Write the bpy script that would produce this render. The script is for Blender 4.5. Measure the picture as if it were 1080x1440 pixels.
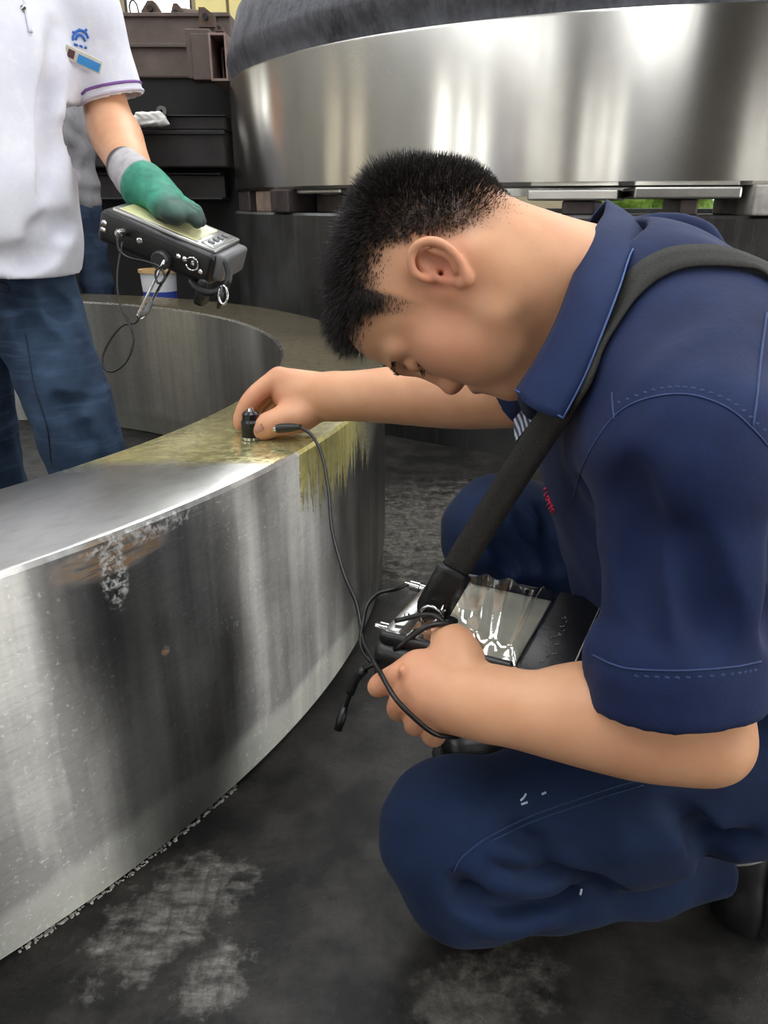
import bpy, bmesh, math, random
import numpy as np
from mathutils import Vector, Matrix
from mathutils.bvhtree import BVHTree

random.seed(7)
rng = np.random.default_rng(7)
S = bpy.context.scene
COL = S.collection
for o in list(bpy.data.objects):
    bpy.data.objects.remove(o)

# ------------------------------------------------------------------ camera
FPX = 1085.0
CAM_H = 0.88
PITCH = math.radians(21.78)
cs, sn = math.cos(PITCH), math.sin(PITCH)
cam_d = bpy.data.cameras.new('camera')
cam_d.sensor_fit = 'VERTICAL'
cam_d.sensor_height = 36.0
cam_d.sensor_width = 27.0
cam_d.lens = 36.0 * FPX / 1440.0
cam_d.clip_start = 0.02
cam = bpy.data.objects.new('camera', cam_d)
COL.objects.link(cam)
cam.location = (0, 0, CAM_H)
cam.rotation_euler = (math.pi / 2 - PITCH, 0, 0)
S.camera = cam

# ------------------------------------------------------------------ world (daylight outside the hall)
w = bpy.data.worlds.new('daylight')
S.world = w
w.use_nodes = True
nt = w.node_tree
bg = nt.nodes['Background']
bg.inputs[0].default_value = (0.80, 0.90, 1.0, 1)
bg.inputs[1].default_value = 1.6

# ------------------------------------------------------------------ exposure
S.view_settings.view_transform = 'Standard'
S.view_settings.look = 'None'
S.view_settings.gamma = 1.0
S.view_settings.exposure = -0.14
S.view_settings.use_curve_mapping = False
S.cycles.use_denoising = True
S.cycles.max_bounces = 5
S.cycles.diffuse_bounces = 3
S.cycles.glossy_bounces = 3
S.cycles.use_adaptive_sampling = True
S.cycles.adaptive_threshold = 0.06
S.cycles.sample_clamp_indirect = 6.0
LIGHT_SKY = 8.8
LIGHT_WIN = 6.0

# ------------------------------------------------------------------ helpers
def W(px, py, d):
    """a point d metres in front of the lens plane, seen at photo pixel px,py"""
    X = (px - 540) * d / FPX
    up = (720 - py) * d / FPX
    return Vector((X, d * cs + up * sn, CAM_H - d * sn + up * cs))

def G(px, py, z):
    """the point of the level plane z seen at photo pixel px,py"""
    dx, dy = px - 540, 720 - py
    rz = -FPX * sn + dy * cs
    t = (z - CAM_H) / rz
    return Vector((dx * t, (FPX * cs + dy * sn) * t, z))

def lin(c):
    return tuple(((x / 12.92) if x <= 0.04045 else ((x + 0.055) / 1.055) ** 2.4) for x in c)

def rgb(r, g, b):
    return lin((r / 255, g / 255, b / 255)) + (1,)

class NT:
    def __init__(s, name):
        s.m = bpy.data.materials.new(name)
        s.m.use_nodes = True
        s.t = s.m.node_tree
        s.p = s.t.nodes['Principled BSDF']
    def n(s, typ, **kw):
        nd = s.t.nodes.new(typ)
        for k, v in kw.items():
            setattr(nd, k, v)
        return nd
    def l(s, a, b):
        s.t.links.new(a, b)
    def val(s, sock, v):
        if hasattr(v, 'links') or hasattr(v, 'is_linked'):
            s.l(v, sock)
        else:
            sock.default_value = v
    def coord(s, kind='Object'):
        return s.n('ShaderNodeTexCoord').outputs[kind]
    def mapping(s, vec, scale=(1, 1, 1), loc=(0, 0, 0), rot=(0, 0, 0)):
        m = s.n('ShaderNodeMapping')
        s.l(vec, m.inputs[0])
        m.inputs['Location'].default_value = loc
        m.inputs['Rotation'].default_value = rot
        m.inputs['Scale'].default_value = scale
        return m.outputs[0]
    def noise(s, vec, scale, detail=4, rough=0.55):
        nd = s.n('ShaderNodeTexNoise')
        s.l(vec, nd.inputs['Vector'])
        nd.inputs['Scale'].default_value = scale
        nd.inputs['Detail'].default_value = detail
        nd.inputs['Roughness'].default_value = rough
        return nd.outputs['Fac']
    def ramp(s, fac, lo, hi, a=0.0, b=1.0):
        nd = s.n('ShaderNodeMapRange')
        nd.clamp = True
        s.val(nd.inputs[0], fac)
        nd.inputs[1].default_value = lo
        nd.inputs[2].default_value = hi
        nd.inputs[3].default_value = a
        nd.inputs[4].default_value = b
        return nd.outputs[0]
    def math(s, op, a, b=0.0):
        nd = s.n('ShaderNodeMath', operation=op)
        s.val(nd.inputs[0], a)
        s.val(nd.inputs[1], b)
        return nd.outputs[0]
    def mix(s, fac, a, b):
        nd = s.n('ShaderNodeMix', data_type='RGBA')
        s.val(nd.inputs[0], fac)
        s.val(nd.inputs[6], a)
        s.val(nd.inputs[7], b)
        return nd.outputs[2]
    def sep(s, vec):
        nd = s.n('ShaderNodeSeparateXYZ')
        s.l(vec, nd.inputs[0])
        return nd.outputs
    def attr(s, name):
        nd = s.n('ShaderNodeAttribute', attribute_name=name)
        return nd.outputs['Fac']
    def bump(s, h, strength=0.3, dist=0.002, prev=None):
        nd = s.n('ShaderNodeBump')
        s.l(h, nd.inputs['Height'])
        nd.inputs['Strength'].default_value = strength
        nd.inputs['Distance'].default_value = dist
        if prev is not None:
            s.l(prev, nd.inputs['Normal'])
        return nd.outputs[0]
    def set(s, **kw):
        names = {'color': 'Base Color', 'rough': 'Roughness', 'metal': 'Metallic', 'normal': 'Normal', 'spec': 'Specular IOR Level',
                 'sss': 'Subsurface Weight', 'coat': 'Coat Weight', 'aniso': 'Anisotropic', 'anirot': 'Anisotropic Rotation',
                 'tangent': 'Tangent', 'sheen': 'Sheen Weight', 'trans': 'Transmission Weight', 'alpha': 'Alpha', 'ior': 'IOR',
                 'emis': 'Emission Color', 'emstr': 'Emission Strength', 'coatrough': 'Coat Roughness'}
        for k, v in kw.items():
            s.val(s.p.inputs[names[k]], v)
        return s.m

MATS = {}
def plain(name, col, rough=0.5, metal=0.0, var=0.15, vscale=30, bump=0.0, bscale=200, **kw):
    """simple procedural material: colour with a noise variation and an optional fine relief"""
    if name in MATS:
        return MATS[name]
    m = NT(name)
    co = m.coord()
    nz = m.noise(co, vscale, 4)
    dark = tuple(c * (1 - var) for c in col[:3]) + (1,)
    lite = tuple(min(1, c * (1 + var)) for c in col[:3]) + (1,)
    m.set(color=m.mix(m.ramp(nz, .3, .7), dark, lite), rough=rough, metal=metal, **kw)
    if bump:
        m.set(normal=m.bump(m.noise(co, bscale, 3), bump, 0.002))
    MATS[name] = m.m
    return m.m

def props(o, label=None, cat=None, group=None, kind=None):
    if label: o['label'] = label
    if cat: o['category'] = cat
    if group: o['group'] = group
    if kind: o['kind'] = kind
    return o

def empty(name, loc, label, cat, group=None):
    e = bpy.data.objects.new(name, None)
    COL.objects.link(e)
    e.location = loc
    e.empty_display_size = 0.05
    return props(e, label, cat, group)

def link(name, me, mat, parent=None, smooth=True):
    o = bpy.data.objects.new(name, me)
    COL.objects.link(o)
    if mat is not None:
        for mm in (mat if isinstance(mat, (list, tuple)) else [mat]):
            me.materials.append(mm)
    if smooth:
        me.polygons.foreach_set('use_smooth', [True] * len(me.polygons))
    if parent is not None:
        o.parent = parent
        root = parent
        off = Vector((0, 0, 0))
        while root is not None:
            off += Vector(root.location)
            root = root.parent
        o.location = -off          # meshes are written in world coordinates
    return o

def mesh_np(name, V, Fq):
    """mesh from a vertex array and an (n,3) or (n,4) face array"""
    me = bpy.data.meshes.new(name)
    V = np.asarray(V, np.float32)
    Fq = np.asarray(Fq, np.int32)
    n, k = Fq.shape
    me.vertices.add(len(V))
    me.vertices.foreach_set('co', V.ravel())
    me.loops.add(n * k)
    me.loops.foreach_set('vertex_index', Fq.ravel())
    me.polygons.add(n)
    me.polygons.foreach_set('loop_start', np.arange(n, dtype=np.int32) * k)
    me.update(calc_edges=True)
    me.validate()
    return me

def mesh_bm(name, bm):
    me = bpy.data.meshes.new(name)
    bmesh.ops.recalc_face_normals(bm, faces=bm.faces)
    bm.to_mesh(me)
    bm.free()
    return me

def frame_of(d, upv=Vector((0, 0, 1))):
    d = d.normalized()
    if abs(d.dot(upv)) > 0.98:
        upv = Vector((0, 1, 0))
    s = d.cross(upv).normalized()
    u = s.cross(d).normalized()
    return s, u

def spline(P, n=8):
    """Catmull-Rom through points (tuples of any length)"""
    P = [np.array(p, float) for p in P]
    P = [2 * P[0] - P[1]] + P + [2 * P[-1] - P[-2]]
    out = []
    for i in range(1, len(P) - 2):
        a, b, c, d = P[i - 1:i + 3]
        for k in range(n):
            t = k / n
            out.append(.5 * ((2 * b) + (-a + c) * t + (2 * a - 5 * b + 4 * c - d) * t * t + (-a + 3 * b - 3 * c + d) * t ** 3))
    out.append(P[-2])
    return out

def tube_bm(bm, pts, r, seg=8, closed=False):
    pts = [Vector(p) for p in pts]
    n = len(pts)
    rad = r if isinstance(r, (list, tuple)) else [r] * n
    rings = []
    prev_u = None
    for i, p in enumerate(pts):
        if closed:
            d = pts[(i + 1) % n] - pts[i - 1]
        else:
            d = pts[min(i + 1, n - 1)] - pts[max(i - 1, 0)]
        d.normalize()
        if prev_u is None:
            s, u = frame_of(d)
        else:
            u = (prev_u - d * prev_u.dot(d)).normalized()
            s = d.cross(u)
        prev_u = u
        rings.append([bm.verts.new(p + (s * math.cos(2 * math.pi * k / seg) + u * math.sin(2 * math.pi * k / seg)) * rad[i]) for k in range(seg)])
    m = n if closed else n - 1
    for i in range(m):
        A, B = rings[i], rings[(i + 1) % n]
        for k in range(seg):
            bm.faces.new((A[k], A[(k + 1) % seg], B[(k + 1) % seg], B[k]))
    if not closed:
        bm.faces.new(rings[0][::-1])
        bm.faces.new(rings[-1])

def tube(name, pts, r, mat, parent=None, seg=8, closed=False, smooth_pts=0):
    if smooth_pts:
        pts = [tuple(p) for p in spline(pts, smooth_pts)]
    bm = bmesh.new()
    tube_bm(bm, pts, r, seg, closed)
    return link(name, mesh_bm(name, bm), mat, parent)

def box_bm(bm, c, size, M=None, bev=0.0, seg=2):
    """box centred at c with sizes, M = 3x3 axes; optional bevel"""
    b2 = bmesh.new()
    bmesh.ops.create_cube(b2, size=1.0)
    for v in b2.verts:
        v.co = Vector((v.co.x * size[0], v.co.y * size[1], v.co.z * size[2]))
    if bev:
        bmesh.ops.bevel(b2, geom=list(b2.edges), offset=bev, segments=seg, profile=.5, affect='EDGES')
    mp = {}
    for v in b2.verts:
        q = v.co.copy()
        if M is not None:
            q = M @ q
        mp[v] = bm.verts.new(q + Vector(c))
    for f in b2.faces:
        bm.faces.new([mp[v] for v in f.verts])
    b2.free()

def box(name, c, size, mat, parent=None, M=None, bev=0.0, seg=2, smooth=False):
    bm = bmesh.new()
    box_bm(bm, c, size, M, bev, seg)
    return link(name, mesh_bm(name, bm), mat, parent, smooth)

def lathe(name, prof, c, mat, parent=None, seg=160, a0=0.0, a1=2 * math.pi, axis=None, closed_prof=True, smooth=True):
    """revolve the (r, z) profile about the vertical through c (or about an axis frame s,u,d)"""
    full = abs(a1 - a0 - 2 * math.pi) < 1e-6
    n = seg if full else seg + 1
    V = []
    for i in range(n):
        a = a0 + (a1 - a0) * i / seg
        for (r, z) in prof:
            if axis is None:
                V.append((c[0] + r * math.cos(a), c[1] + r * math.sin(a), c[2] + z))
            else:
                s_, u_, d_ = axis
                q = Vector(c) + s_ * (r * math.cos(a)) + u_ * (r * math.sin(a)) + d_ * z
                V.append(tuple(q))
    m = len(prof)
    Fc = []
    for i in range(seg if full else seg):
        j = (i + 1) % n
        for k in range(m if closed_prof else m - 1):
            k2 = (k + 1) % m
            Fc.append((i * m + k, j * m + k, j * m + k2, i * m + k2))
    me = mesh_np(name, V, Fc)
    bm = bmesh.new(); bm.from_mesh(me)
    bmesh.ops.remove_doubles(bm, verts=bm.verts, dist=1e-6)
    bmesh.ops.recalc_face_normals(bm, faces=bm.faces)
    if smooth:
        for e in bm.edges:
            if len(e.link_faces) == 2 and e.calc_face_angle(0) > math.radians(28):
                e.smooth = False
    bm.to_mesh(me); bm.free()
    return link(name, me, mat, parent, smooth)

# ------------------------------------------------------------------ implicit-surface modeller
class Field:
    def __init__(s, lo, hi, res):
        s.lo = np.array(lo, np.float32); s.res = res
        s.n = np.ceil((np.array(hi) - s.lo) / res).astype(int) + 1
        s.f = np.full(tuple(s.n), 0.25, np.float32)
        s.ax = [(s.lo[i] + res * np.arange(s.n[i])).astype(np.float32) for i in range(3)]
    def sl(s, lo, hi):
        a = np.clip(np.floor((np.array(lo) - s.lo) / s.res).astype(int), 0, s.n)
        b = np.clip(np.ceil((np.array(hi) - s.lo) / s.res).astype(int) + 1, 0, s.n)
        if np.any(b <= a):
            return None, None
        q = tuple(slice(a[i], b[i]) for i in range(3))
        return q, (s.ax[0][q[0]][:, None, None], s.ax[1][q[1]][None, :, None], s.ax[2][q[2]][None, None, :])
    def comb(s, q, d, k, op):
        f = s.f[q]
        if op == 'sub':
            d = -d
            h = np.maximum(k - np.abs(f - d), 0) / max(k, 1e-6)
            s.f[q] = np.maximum(f, d) + h * h * k * .25
        else:
            h = np.maximum(k - np.abs(f - d), 0) / max(k, 1e-6)
            s.f[q] = np.minimum(f, d) - h * h * k * .25
    def cap(s, a, b, r1, r2=None, k=.02, op='add', flat=None):
        """tapered capsule; flat=(direction, factor) squashes it along a direction"""
        if r2 is None: r2 = r1
        a = np.array(a, np.float32); b = np.array(b, np.float32)
        pad = max(r1, r2) * (max(1, flat[1]) if flat else 1) + k + 4 * s.res
        q, (x, y, z) = s.sl(np.minimum(a, b) - pad, np.maximum(a, b) + pad)
        if q is None: return
        ab = b - a
        L = float(ab @ ab) + 1e-9
        px, py, pz = x - a[0], y - a[1], z - a[2]
        t = np.clip((px * ab[0] + py * ab[1] + pz * ab[2]) / L, 0, 1)
        px = px - t * ab[0]; py = py - t * ab[1]; pz = pz - t * ab[2]
        if flat:
            n = np.array(flat[0], np.float32); n = n / np.linalg.norm(n)
            c = (px * n[0] + py * n[1] + pz * n[2]) * np.float32(1 / flat[1] - 1)
            px = px + c * n[0]; py = py + c * n[1]; pz = pz + c * n[2]
        d = np.sqrt(px * px + py * py + pz * pz) - (r1 + (r2 - r1) * t)
        if flat and flat[1] < 1: d = d * flat[1] ** .5
        s.comb(q, d.astype(np.float32), k, op)
    def chain(s, pts, k=.02, op='add', flat=None, n=0):
        """pts: (x,y,z,r) list"""
        if n: pts = spline(pts, n)
        for p, w_ in zip(pts[:-1], pts[1:]):
            s.cap(p[:3], w_[:3], p[3], w_[3], k, op, flat)
    def ell(s, c, r, k=.02, op='add', M=None):
        """ellipsoid with radii r in the axes of M (3x3 columns)"""
        c = np.array(c, np.float32); r = np.array(r, np.float32)
        pad = r.max() + k + 4 * s.res
        q, g = s.sl(c - pad, c + pad)
        if q is None: return
        x, y, z = g[0] - c[0], g[1] - c[1], g[2] - c[2]
        if M is None: M = np.eye(3)
        M = np.array(M, np.float32)
        k0 = 0; k1 = 0
        for i in range(3):
            u = x * M[0, i] + y * M[1, i] + z * M[2, i]
            u = u / r[i]; k0 = k0 + u * u; u = u / r[i]; k1 = k1 + u * u
        k0 = np.sqrt(k0); k1 = np.sqrt(k1) + 1e-9
        s.comb(q, (k0 * (k0 - 1) / k1).astype(np.float32), k, op)
    def plane_cut(s, c, n, lo=None, hi=None, k=.004):
        """remove everything on the +n side of the plane through c, inside the box"""
        c = np.array(c, np.float32); n = np.array(n, np.float32); n = n / np.linalg.norm(n)
        q, (x, y, z) = s.sl(s.lo if lo is None else lo, s.lo + s.n * s.res if hi is None else hi)
        d = (x - c[0]) * n[0] + (y - c[1]) * n[1] + (z - c[2]) * n[2]
        s.f[q] = np.maximum(s.f[q], d)
    def wrinkle(s, amp, fn):
        band = np.abs(s.f) < amp * 4 + 3 * s.res
        I = np.nonzero(band)
        P = np.stack([s.ax[i][I[i]] for i in range(3)], 1)
        s.f[I] += amp * fn(P).astype(np.float32)
    def grad(s, p):
        i = np.clip(np.round((np.asarray(p) - s.lo) / s.res).astype(int), 1, s.n - 2)
        a, b, c = i
        g = np.array([s.f[a + 1, b, c] - s.f[a - 1, b, c], s.f[a, b + 1, c] - s.f[a, b - 1, c], s.f[a, b, c + 1] - s.f[a, b, c - 1]], float) / (2 * s.res)
        base = s.lo + i * s.res
        return float(s.f[a, b, c]) + float(g @ (np.asarray(p) - base)), g
    def snap(s, p, lift=0.0):
        """move a point onto the present surface, then lift it along the normal"""
        p = np.array(p[:3], float); g = np.zeros(3)
        for _ in range(8):
            v, g = s.grad(p)
            n2 = g @ g
            if n2 < 1e-4: return None
            p = p - np.clip(v / n2, -.03, .03) * g
        return p + g / np.sqrt(g @ g) * lift
    def net(s):
        f = s.f
        ins = f < 0
        n = s.n
        c = ins[:-1, :-1, :-1].astype(np.int8)
        tot = np.zeros(tuple(n - 1), np.int8)
        for dx in (0, 1):
            for dy in (0, 1):
                for dz in (0, 1):
                    tot += ins[dx:n[0] - 1 + dx, dy:n[1] - 1 + dy, dz:n[2] - 1 + dz]
        act = (tot > 0) & (tot < 8)
        I = np.stack(np.nonzero(act), 1)
        idx = np.full(tuple(n - 1), -1, np.int32)
        idx[act] = np.arange(len(I), dtype=np.int32)
        acc = np.zeros((len(I), 3), np.float32); cnt = np.zeros(len(I), np.float32)
        cor = [(a, b, c) for a in (0, 1) for b in (0, 1) for c in (0, 1)]
        val = {co: f[I[:, 0] + co[0], I[:, 1] + co[1], I[:, 2] + co[2]] for co in cor}
        for a in cor:
            for ax in range(3):
                if a[ax] == 0:
                    b = list(a); b[ax] = 1; b = tuple(b)
                    va, vb = val[a], val[b]
                    m = (va < 0) != (vb < 0)
                    t = np.where(m, va / np.where(m, va - vb, 1), 0)
                    p = np.tile(np.array(a, np.float32), (len(I), 1)); p[:, ax] = t
                    acc[m] += p[m]; cnt[m] += 1
        V = (I + acc / cnt[:, None]) * s.res + s.lo
        Q = []
        for ax in range(3):
            sa = [slice(None)] * 3; sb = [slice(None)] * 3
            sa[ax] = slice(0, -1); sb[ax] = slice(1, None)
            A = ins[tuple(sa)]; B = ins[tuple(sb)]
            E = np.stack(np.nonzero(A != B), 1)
            o1, o2 = [(1, 2), (2, 0), (0, 1)][ax]
            ok = (E[:, o1] >= 1) & (E[:, o2] >= 1) & (E[:, o1] < n[o1] - 1) & (E[:, o2] < n[o2] - 1)
            E = E[ok]
            def at(d1, d2):
                e = E.copy(); e[:, o1] += d1; e[:, o2] += d2
                return idx[e[:, 0], e[:, 1], e[:, 2]]
            quad = np.stack([at(-1, -1), at(0, -1), at(0, 0), at(-1, 0)], 1)
            fl = ~A[E[:, 0], E[:, 1], E[:, 2]]
            quad[fl] = quad[fl][:, ::-1]
            Q.append(quad)
        Q = np.concatenate(Q)
        Q = Q[(Q >= 0).all(1)]
        return V, Q

def relax(V, Q, it=2, lam=.5):
    E = np.concatenate([Q[:, [0, 1]], Q[:, [1, 2]], Q[:, [2, 3]], Q[:, [3, 0]]])
    for _ in range(it):
        acc = np.zeros_like(V); cnt = np.zeros(len(V))
        for a, b in ((0, 1), (1, 0)):
            for j in range(3):
                acc[:, j] += np.bincount(E[:, a], V[E[:, b], j], len(V))
            cnt += np.bincount(E[:, a], minlength=len(V))
        V = V + lam * (acc / cnt[:, None] - V)
    return V

def skin_mesh(name, fld, mat, parent, it=1):
    V, Q = fld.net()
    V = relax(V, Q, it)
    return link(name, mesh_np(name, V, Q), mat, parent), V, Q

class Caster:
    """finds the place on a finished surface that is seen at a photo pixel, to lay seams and straps on it"""
    def __init__(s, V, Q):
        s.t = BVHTree.FromPolygons([tuple(v) for v in V.tolist()], [tuple(q) for q in Q.tolist()])
        s.o = Vector((0, 0, CAM_H))
    def __call__(s, px, py, off=0.0):
        d = (W(px, py, 1.0) - s.o).normalized()
        p, n, i, di = s.t.ray_cast(s.o, d)
        if p is None:
            return None
        if n.dot(d) > 0: n = -n
        return p + n * off, n
    def path(s, pts, off, n=6):
        out = []
        for q in spline(pts, n):
            h = s(q[0], q[1], off)
            if h: out.append(h[0])
        return out
    def near(s, p, off=0.0):
        q, n, i, d = s.t.find_nearest(Vector(p))
        return q + n * off, n
# ================================================================== THE HALL
X0, X1, Y0, Y1, ZC = -7.0, 7.0, -6.0, 12.0, 6.2

def floor_material():
    m = NT('workshop_floor')
    co = m.coord()
    n1 = m.noise(co, 1.6, 6, .6)
    n2 = m.noise(co, 9, 8, .68)
    n3 = m.noise(co, 60, 6, .7)
    n4 = m.noise(co, 26, 6, .7)
    base = m.mix(m.ramp(n2, .42, .70), rgb(13, 12, 11), rgb(54, 51, 47))
    base = m.mix(m.ramp(n1, .52, .78), base, rgb(66, 63, 58))
    chips = m.math('MULTIPLY', m.ramp(n3, .66, .74), m.ramp(n2, .5, .62))
    base = m.mix(chips, base, rgb(150, 147, 140))
    # the scuffed pale patch beside the ring: brushed two ways
    x, y, z = m.sep(co)
    pc = G(262, 1300, 0)
    def patch(px, py, rx, ry):
        c = G(px, py, 0)
        ax_ = m.math('SUBTRACT', x, c.x); ay_ = m.math('SUBTRACT', y, c.y)
        dx = m.math('DIVIDE', m.math('ADD', m.math('MULTIPLY', ax_, .70), m.math('MULTIPLY', ay_, .71)), rx)
        dy = m.math('DIVIDE', m.math('SUBTRACT', m.math('MULTIPLY', ay_, .70), m.math('MULTIPLY', ax_, .71)), ry)
        d = m.math('ADD', m.math('MULTIPLY', dx, dx), m.math('MULTIPLY', dy, dy))
        return m.ramp(m.math('ADD', d, m.math('MULTIPLY', m.ramp(n4, .3, .7), 2.0)), 1.9, .9)
    wob = m.n('ShaderNodeVectorMath', operation='ADD')
    m.l(co, wob.inputs[0]); cw_ = m.n('ShaderNodeCombineXYZ'); m.l(m.math('MULTIPLY', n4, .02), cw_.inputs[0]); m.l(m.math('MULTIPLY', n2, .03), cw_.inputs[1]); m.l(cw_.outputs[0], wob.inputs[1])
    st1 = m.noise(m.mapping(wob.outputs[0], (14, 85, 1), rot=(0, 0, .75)), 1.0, 6, .7)
    st2 = m.noise(m.mapping(wob.outputs[0], (70, 10, 1), rot=(0, 0, .80)), 1.0, 6, .7)
    brush = m.math('MULTIPLY', m.ramp(st1, .30, .66), m.ramp(st2, .22, .60))
    pm = m.math('MAXIMUM', patch(255, 1270, .125, .075), m.math('MAXIMUM', patch(305, 1375, .055, .045), patch(215, 1320, .10, .055)))
    base = m.mix(m.math('MULTIPLY', pm, m.ramp(brush, .1, .9, .12, .80)), base, rgb(140, 137, 130))
    pm2 = m.math('MULTIPLY', m.math('MAXIMUM', patch(600, 740, .50, .34), m.math('MULTIPLY', patch(680, 1395, .16, .07), .6)), m.ramp(n3, .30, .62))
    base = m.mix(m.math('MULTIPLY', pm2, .75), base, rgb(112, 108, 100))
    rough = m.ramp(n2, .3, .7, .55, .38)
    return m.set(color=base, rough=rough, spec=.35, normal=m.bump(m.math('ADD', n2, m.math('MULTIPLY', n3, .5)), .5, .006))

box('floor', (0, 3, -.1), (X1 - X0 + .6, Y1 - Y0 + 8, .2), floor_material())
props(bpy.data.objects['floor'], kind='structure')

wall_y = plain('cream_wall_paint', rgb(150, 140, 112), .6, 0, .12, 2, .1, 60)
wall_g = plain('grey_wall_paint', rgb(66, 60, 54), .7, 0, .2, 1.5, .1, 60)
roof_m = plain('roof_sheet', rgb(84, 82, 80), .6, 0, .1, 3)
mull_m = plain('window_steel', rgb(60, 58, 55), .5, .3, .1, 20)

def pane_mat(name, col, st):
    m = NT(name)
    co = m.coord()
    c = m.mix(m.ramp(m.noise(co, .8, 2), .35, .65), tuple(v * .85 for v in col[:3]) + (1,), col)
    return m.set(color=(0, 0, 0, 1), emis=c, emstr=st, rough=.2)
bay = pane_mat('daylight_bay', (1.0, .985, .95, 1), LIGHT_WIN * 1.7)
day = pane_mat('daylight_pane', (1.0, .985, .95, 1), LIGHT_WIN * .85)
sky = pane_mat('skylight_pane', (.96, .98, 1.0, 1), LIGHT_SKY)
warm = pane_mat('golden_panel_glow', (1.0, .90, .70, 1), LIGHT_WIN * .25)  # glowing pane added to reflect as a golden lit wall panel

def wall_with_openings(name, mat, axis, pos, lo, hi, holes, outward, thick=.2):
    """axis 'x': wall in the plane x=pos running along y; holes = (a0,a1,z0,z1)"""
    root = None
    bm = bmesh.new()
    cuts = sorted(set([lo, hi] + [h[0] for h in holes] + [h[1] for h in holes]))
    zc = sorted(set([0, ZC] + [h[2] for h in holes] + [h[3] for h in holes]))
    for a, b in zip(cuts[:-1], cuts[1:]):
        for z0, z1 in zip(zc[:-1], zc[1:]):
            ma, mz = (a + b) / 2, (z0 + z1) / 2
            if any(h[0] < ma < h[1] and h[2] < mz < h[3] for h in holes):
                continue
            c = (pos + outward * thick / 2, ma, mz) if axis == 'x' else (ma, pos + outward * thick / 2, mz)
            s = (thick, b - a, z1 - z0) if axis == 'x' else (b - a, thick, z1 - z0)
            box_bm(bm, c, s)
    bmesh.ops.remove_doubles(bm, verts=bm.verts, dist=1e-5)
    o = link(name, mesh_bm(name, bm), mat, None, False)
    return props(o, kind='structure')

WIN = [0]
def window(axis, pos, a0, a1, z0, z1, outward, pm, nv=3, nh=2, post=.07):
    WIN[0] += 1
    nm = 'window_%d' % WIN[0]
    bm = bmesh.new()
    def bar(ca, cz, sa, sz):
        c = (pos + outward * .06, ca, cz) if axis == 'x' else (ca, pos + outward * .06, cz)
        s = (.08, sa, sz) if axis == 'x' else (sa, .08, sz)
        box_bm(bm, c, s)
    w_ = a1 - a0; h_ = z1 - z0
    for k in range(nv + 1):
        bar(a0 + w_ * k / nv, (z0 + z1) / 2, post, h_)
    for k in range(nh + 1):
        bar((a0 + a1) / 2, z0 + h_ * k / nh, w_, .07)
    fr = props(link(nm, mesh_bm(nm, bm), mull_m, None, False), kind='structure')
    for i in range(nv):
        for j in range(nh):
            ca = a0 + w_ * (i + .5) / nv; cz = z0 + h_ * (j + .5) / nh
            c = (pos + outward * .08, ca, cz) if axis == 'x' else (ca, pos + outward * .08, cz)
            s = (.01, w_ / nv - .07, h_ / nh - .07) if axis == 'x' else (w_ / nv - .07, .01, h_ / nh - .07)
            box('pane', c, s, pm, fr)

left_holes = [(-5.4, -4.4, .3, 4.2), (-4.0, -.6, .3, 4.2), (2.2, 4.4, .6, 3.6), (8.2, 10.6, 1.4, 3.6)]
rear_holes = [(-6.6, -4.5, .2, 4.2), (-3.7, -1.6, .2, 4.2), (-.7, .1, .8, 3.6), (2.6, 4.4, .6, 3.6)]
right_holes = [(-4.6, -1.1, .05, 4.2), (2.3, 3.5, .05, 4.2), (4.8, 6.0, .05, 4.2), (6.6, 9.2, .05, 4.2)]
back_holes = [(2.6, 6.4, .3, 3.2), (-3.45, -2.55, 3.0, 4.4)]
wall_with_openings('wall_left', plain('pale_grey_wall', rgb(132, 130, 124), .6, 0, .12, 2, .1, 60), 'x', X0, Y0, Y1, left_holes, -1)
wall_with_openings('wall_rear', wall_g, 'y', Y0, X0, X1, rear_holes, -1)
wall_with_openings('wall_right', wall_g, 'x', X1, Y0, Y1, right_holes, 1)
wall_with_openings('wall_back', wall_y, 'y', Y1, X0, X1, back_holes, 1)
for i, h in enumerate(left_holes): window('x', X0, *h, -1, warm if i == 2 else day, 3 if i == 1 else 2, 2, .42)  # third opening holds the added golden glow; posts widened for dark reflected stripes
for i, h in enumerate(rear_holes): window('y', Y0, *h, -1, day, 3, 2, .34)  # posts widened so that they reflect as dark stripes in the raised ring
for h in right_holes: window('x', X1, *h, 1, bay, 2, 2)
window('y', Y1, *back_holes[1], 1, bay, 1, 1)
# roof with three long skylights
sky_holes = [(-5.2, -3.6, -4.5, 10.5), (-.8, .9, -4.5, 10.5), (3.6, 5.2, -4.5, 10.5)]
bm = bmesh.new()
xs = [X0] + [v for h in sky_holes for v in h[:2]] + [X1]
for a, b in zip(xs[:-1], xs[1:]):
    if any(h[0] <= a and b <= h[1] for h in sky_holes):
        box_bm(bm, ((a + b) / 2, (Y0 - 4.5) / 2, ZC + .05), (b - a, 1.5, .1))
        box_bm(bm, ((a + b) / 2, (Y1 + 10.5) / 2, ZC + .05), (b - a, 1.5, .1))
    else:
        box_bm(bm, ((a + b) / 2, (Y0 + Y1) / 2, ZC + .05), (b - a, Y1 - Y0, .1))
props(link('ceiling', mesh_bm('ceiling', bm), roof_m, None, False), kind='structure')
for h in sky_holes:
    WIN[0] += 1
    fr = bmesh.new()
    for k in range(6):
        box_bm(fr, ((h[0] + h[1]) / 2, h[2] + (h[3] - h[2]) * k / 5, ZC + .03), (h[1] - h[0], .08, .06))
    f_ = props(link('window_%d' % WIN[0], mesh_bm('skylight', fr), mull_m, None, False), kind='structure')
    for k in range(5):
        L = (h[3] - h[2]) / 5
        box('pane', ((h[0] + h[1]) / 2, h[2] + L * (k + .5), ZC + .08), (h[1] - h[0] - .05, L - .08, .01), sky, f_)
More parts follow.
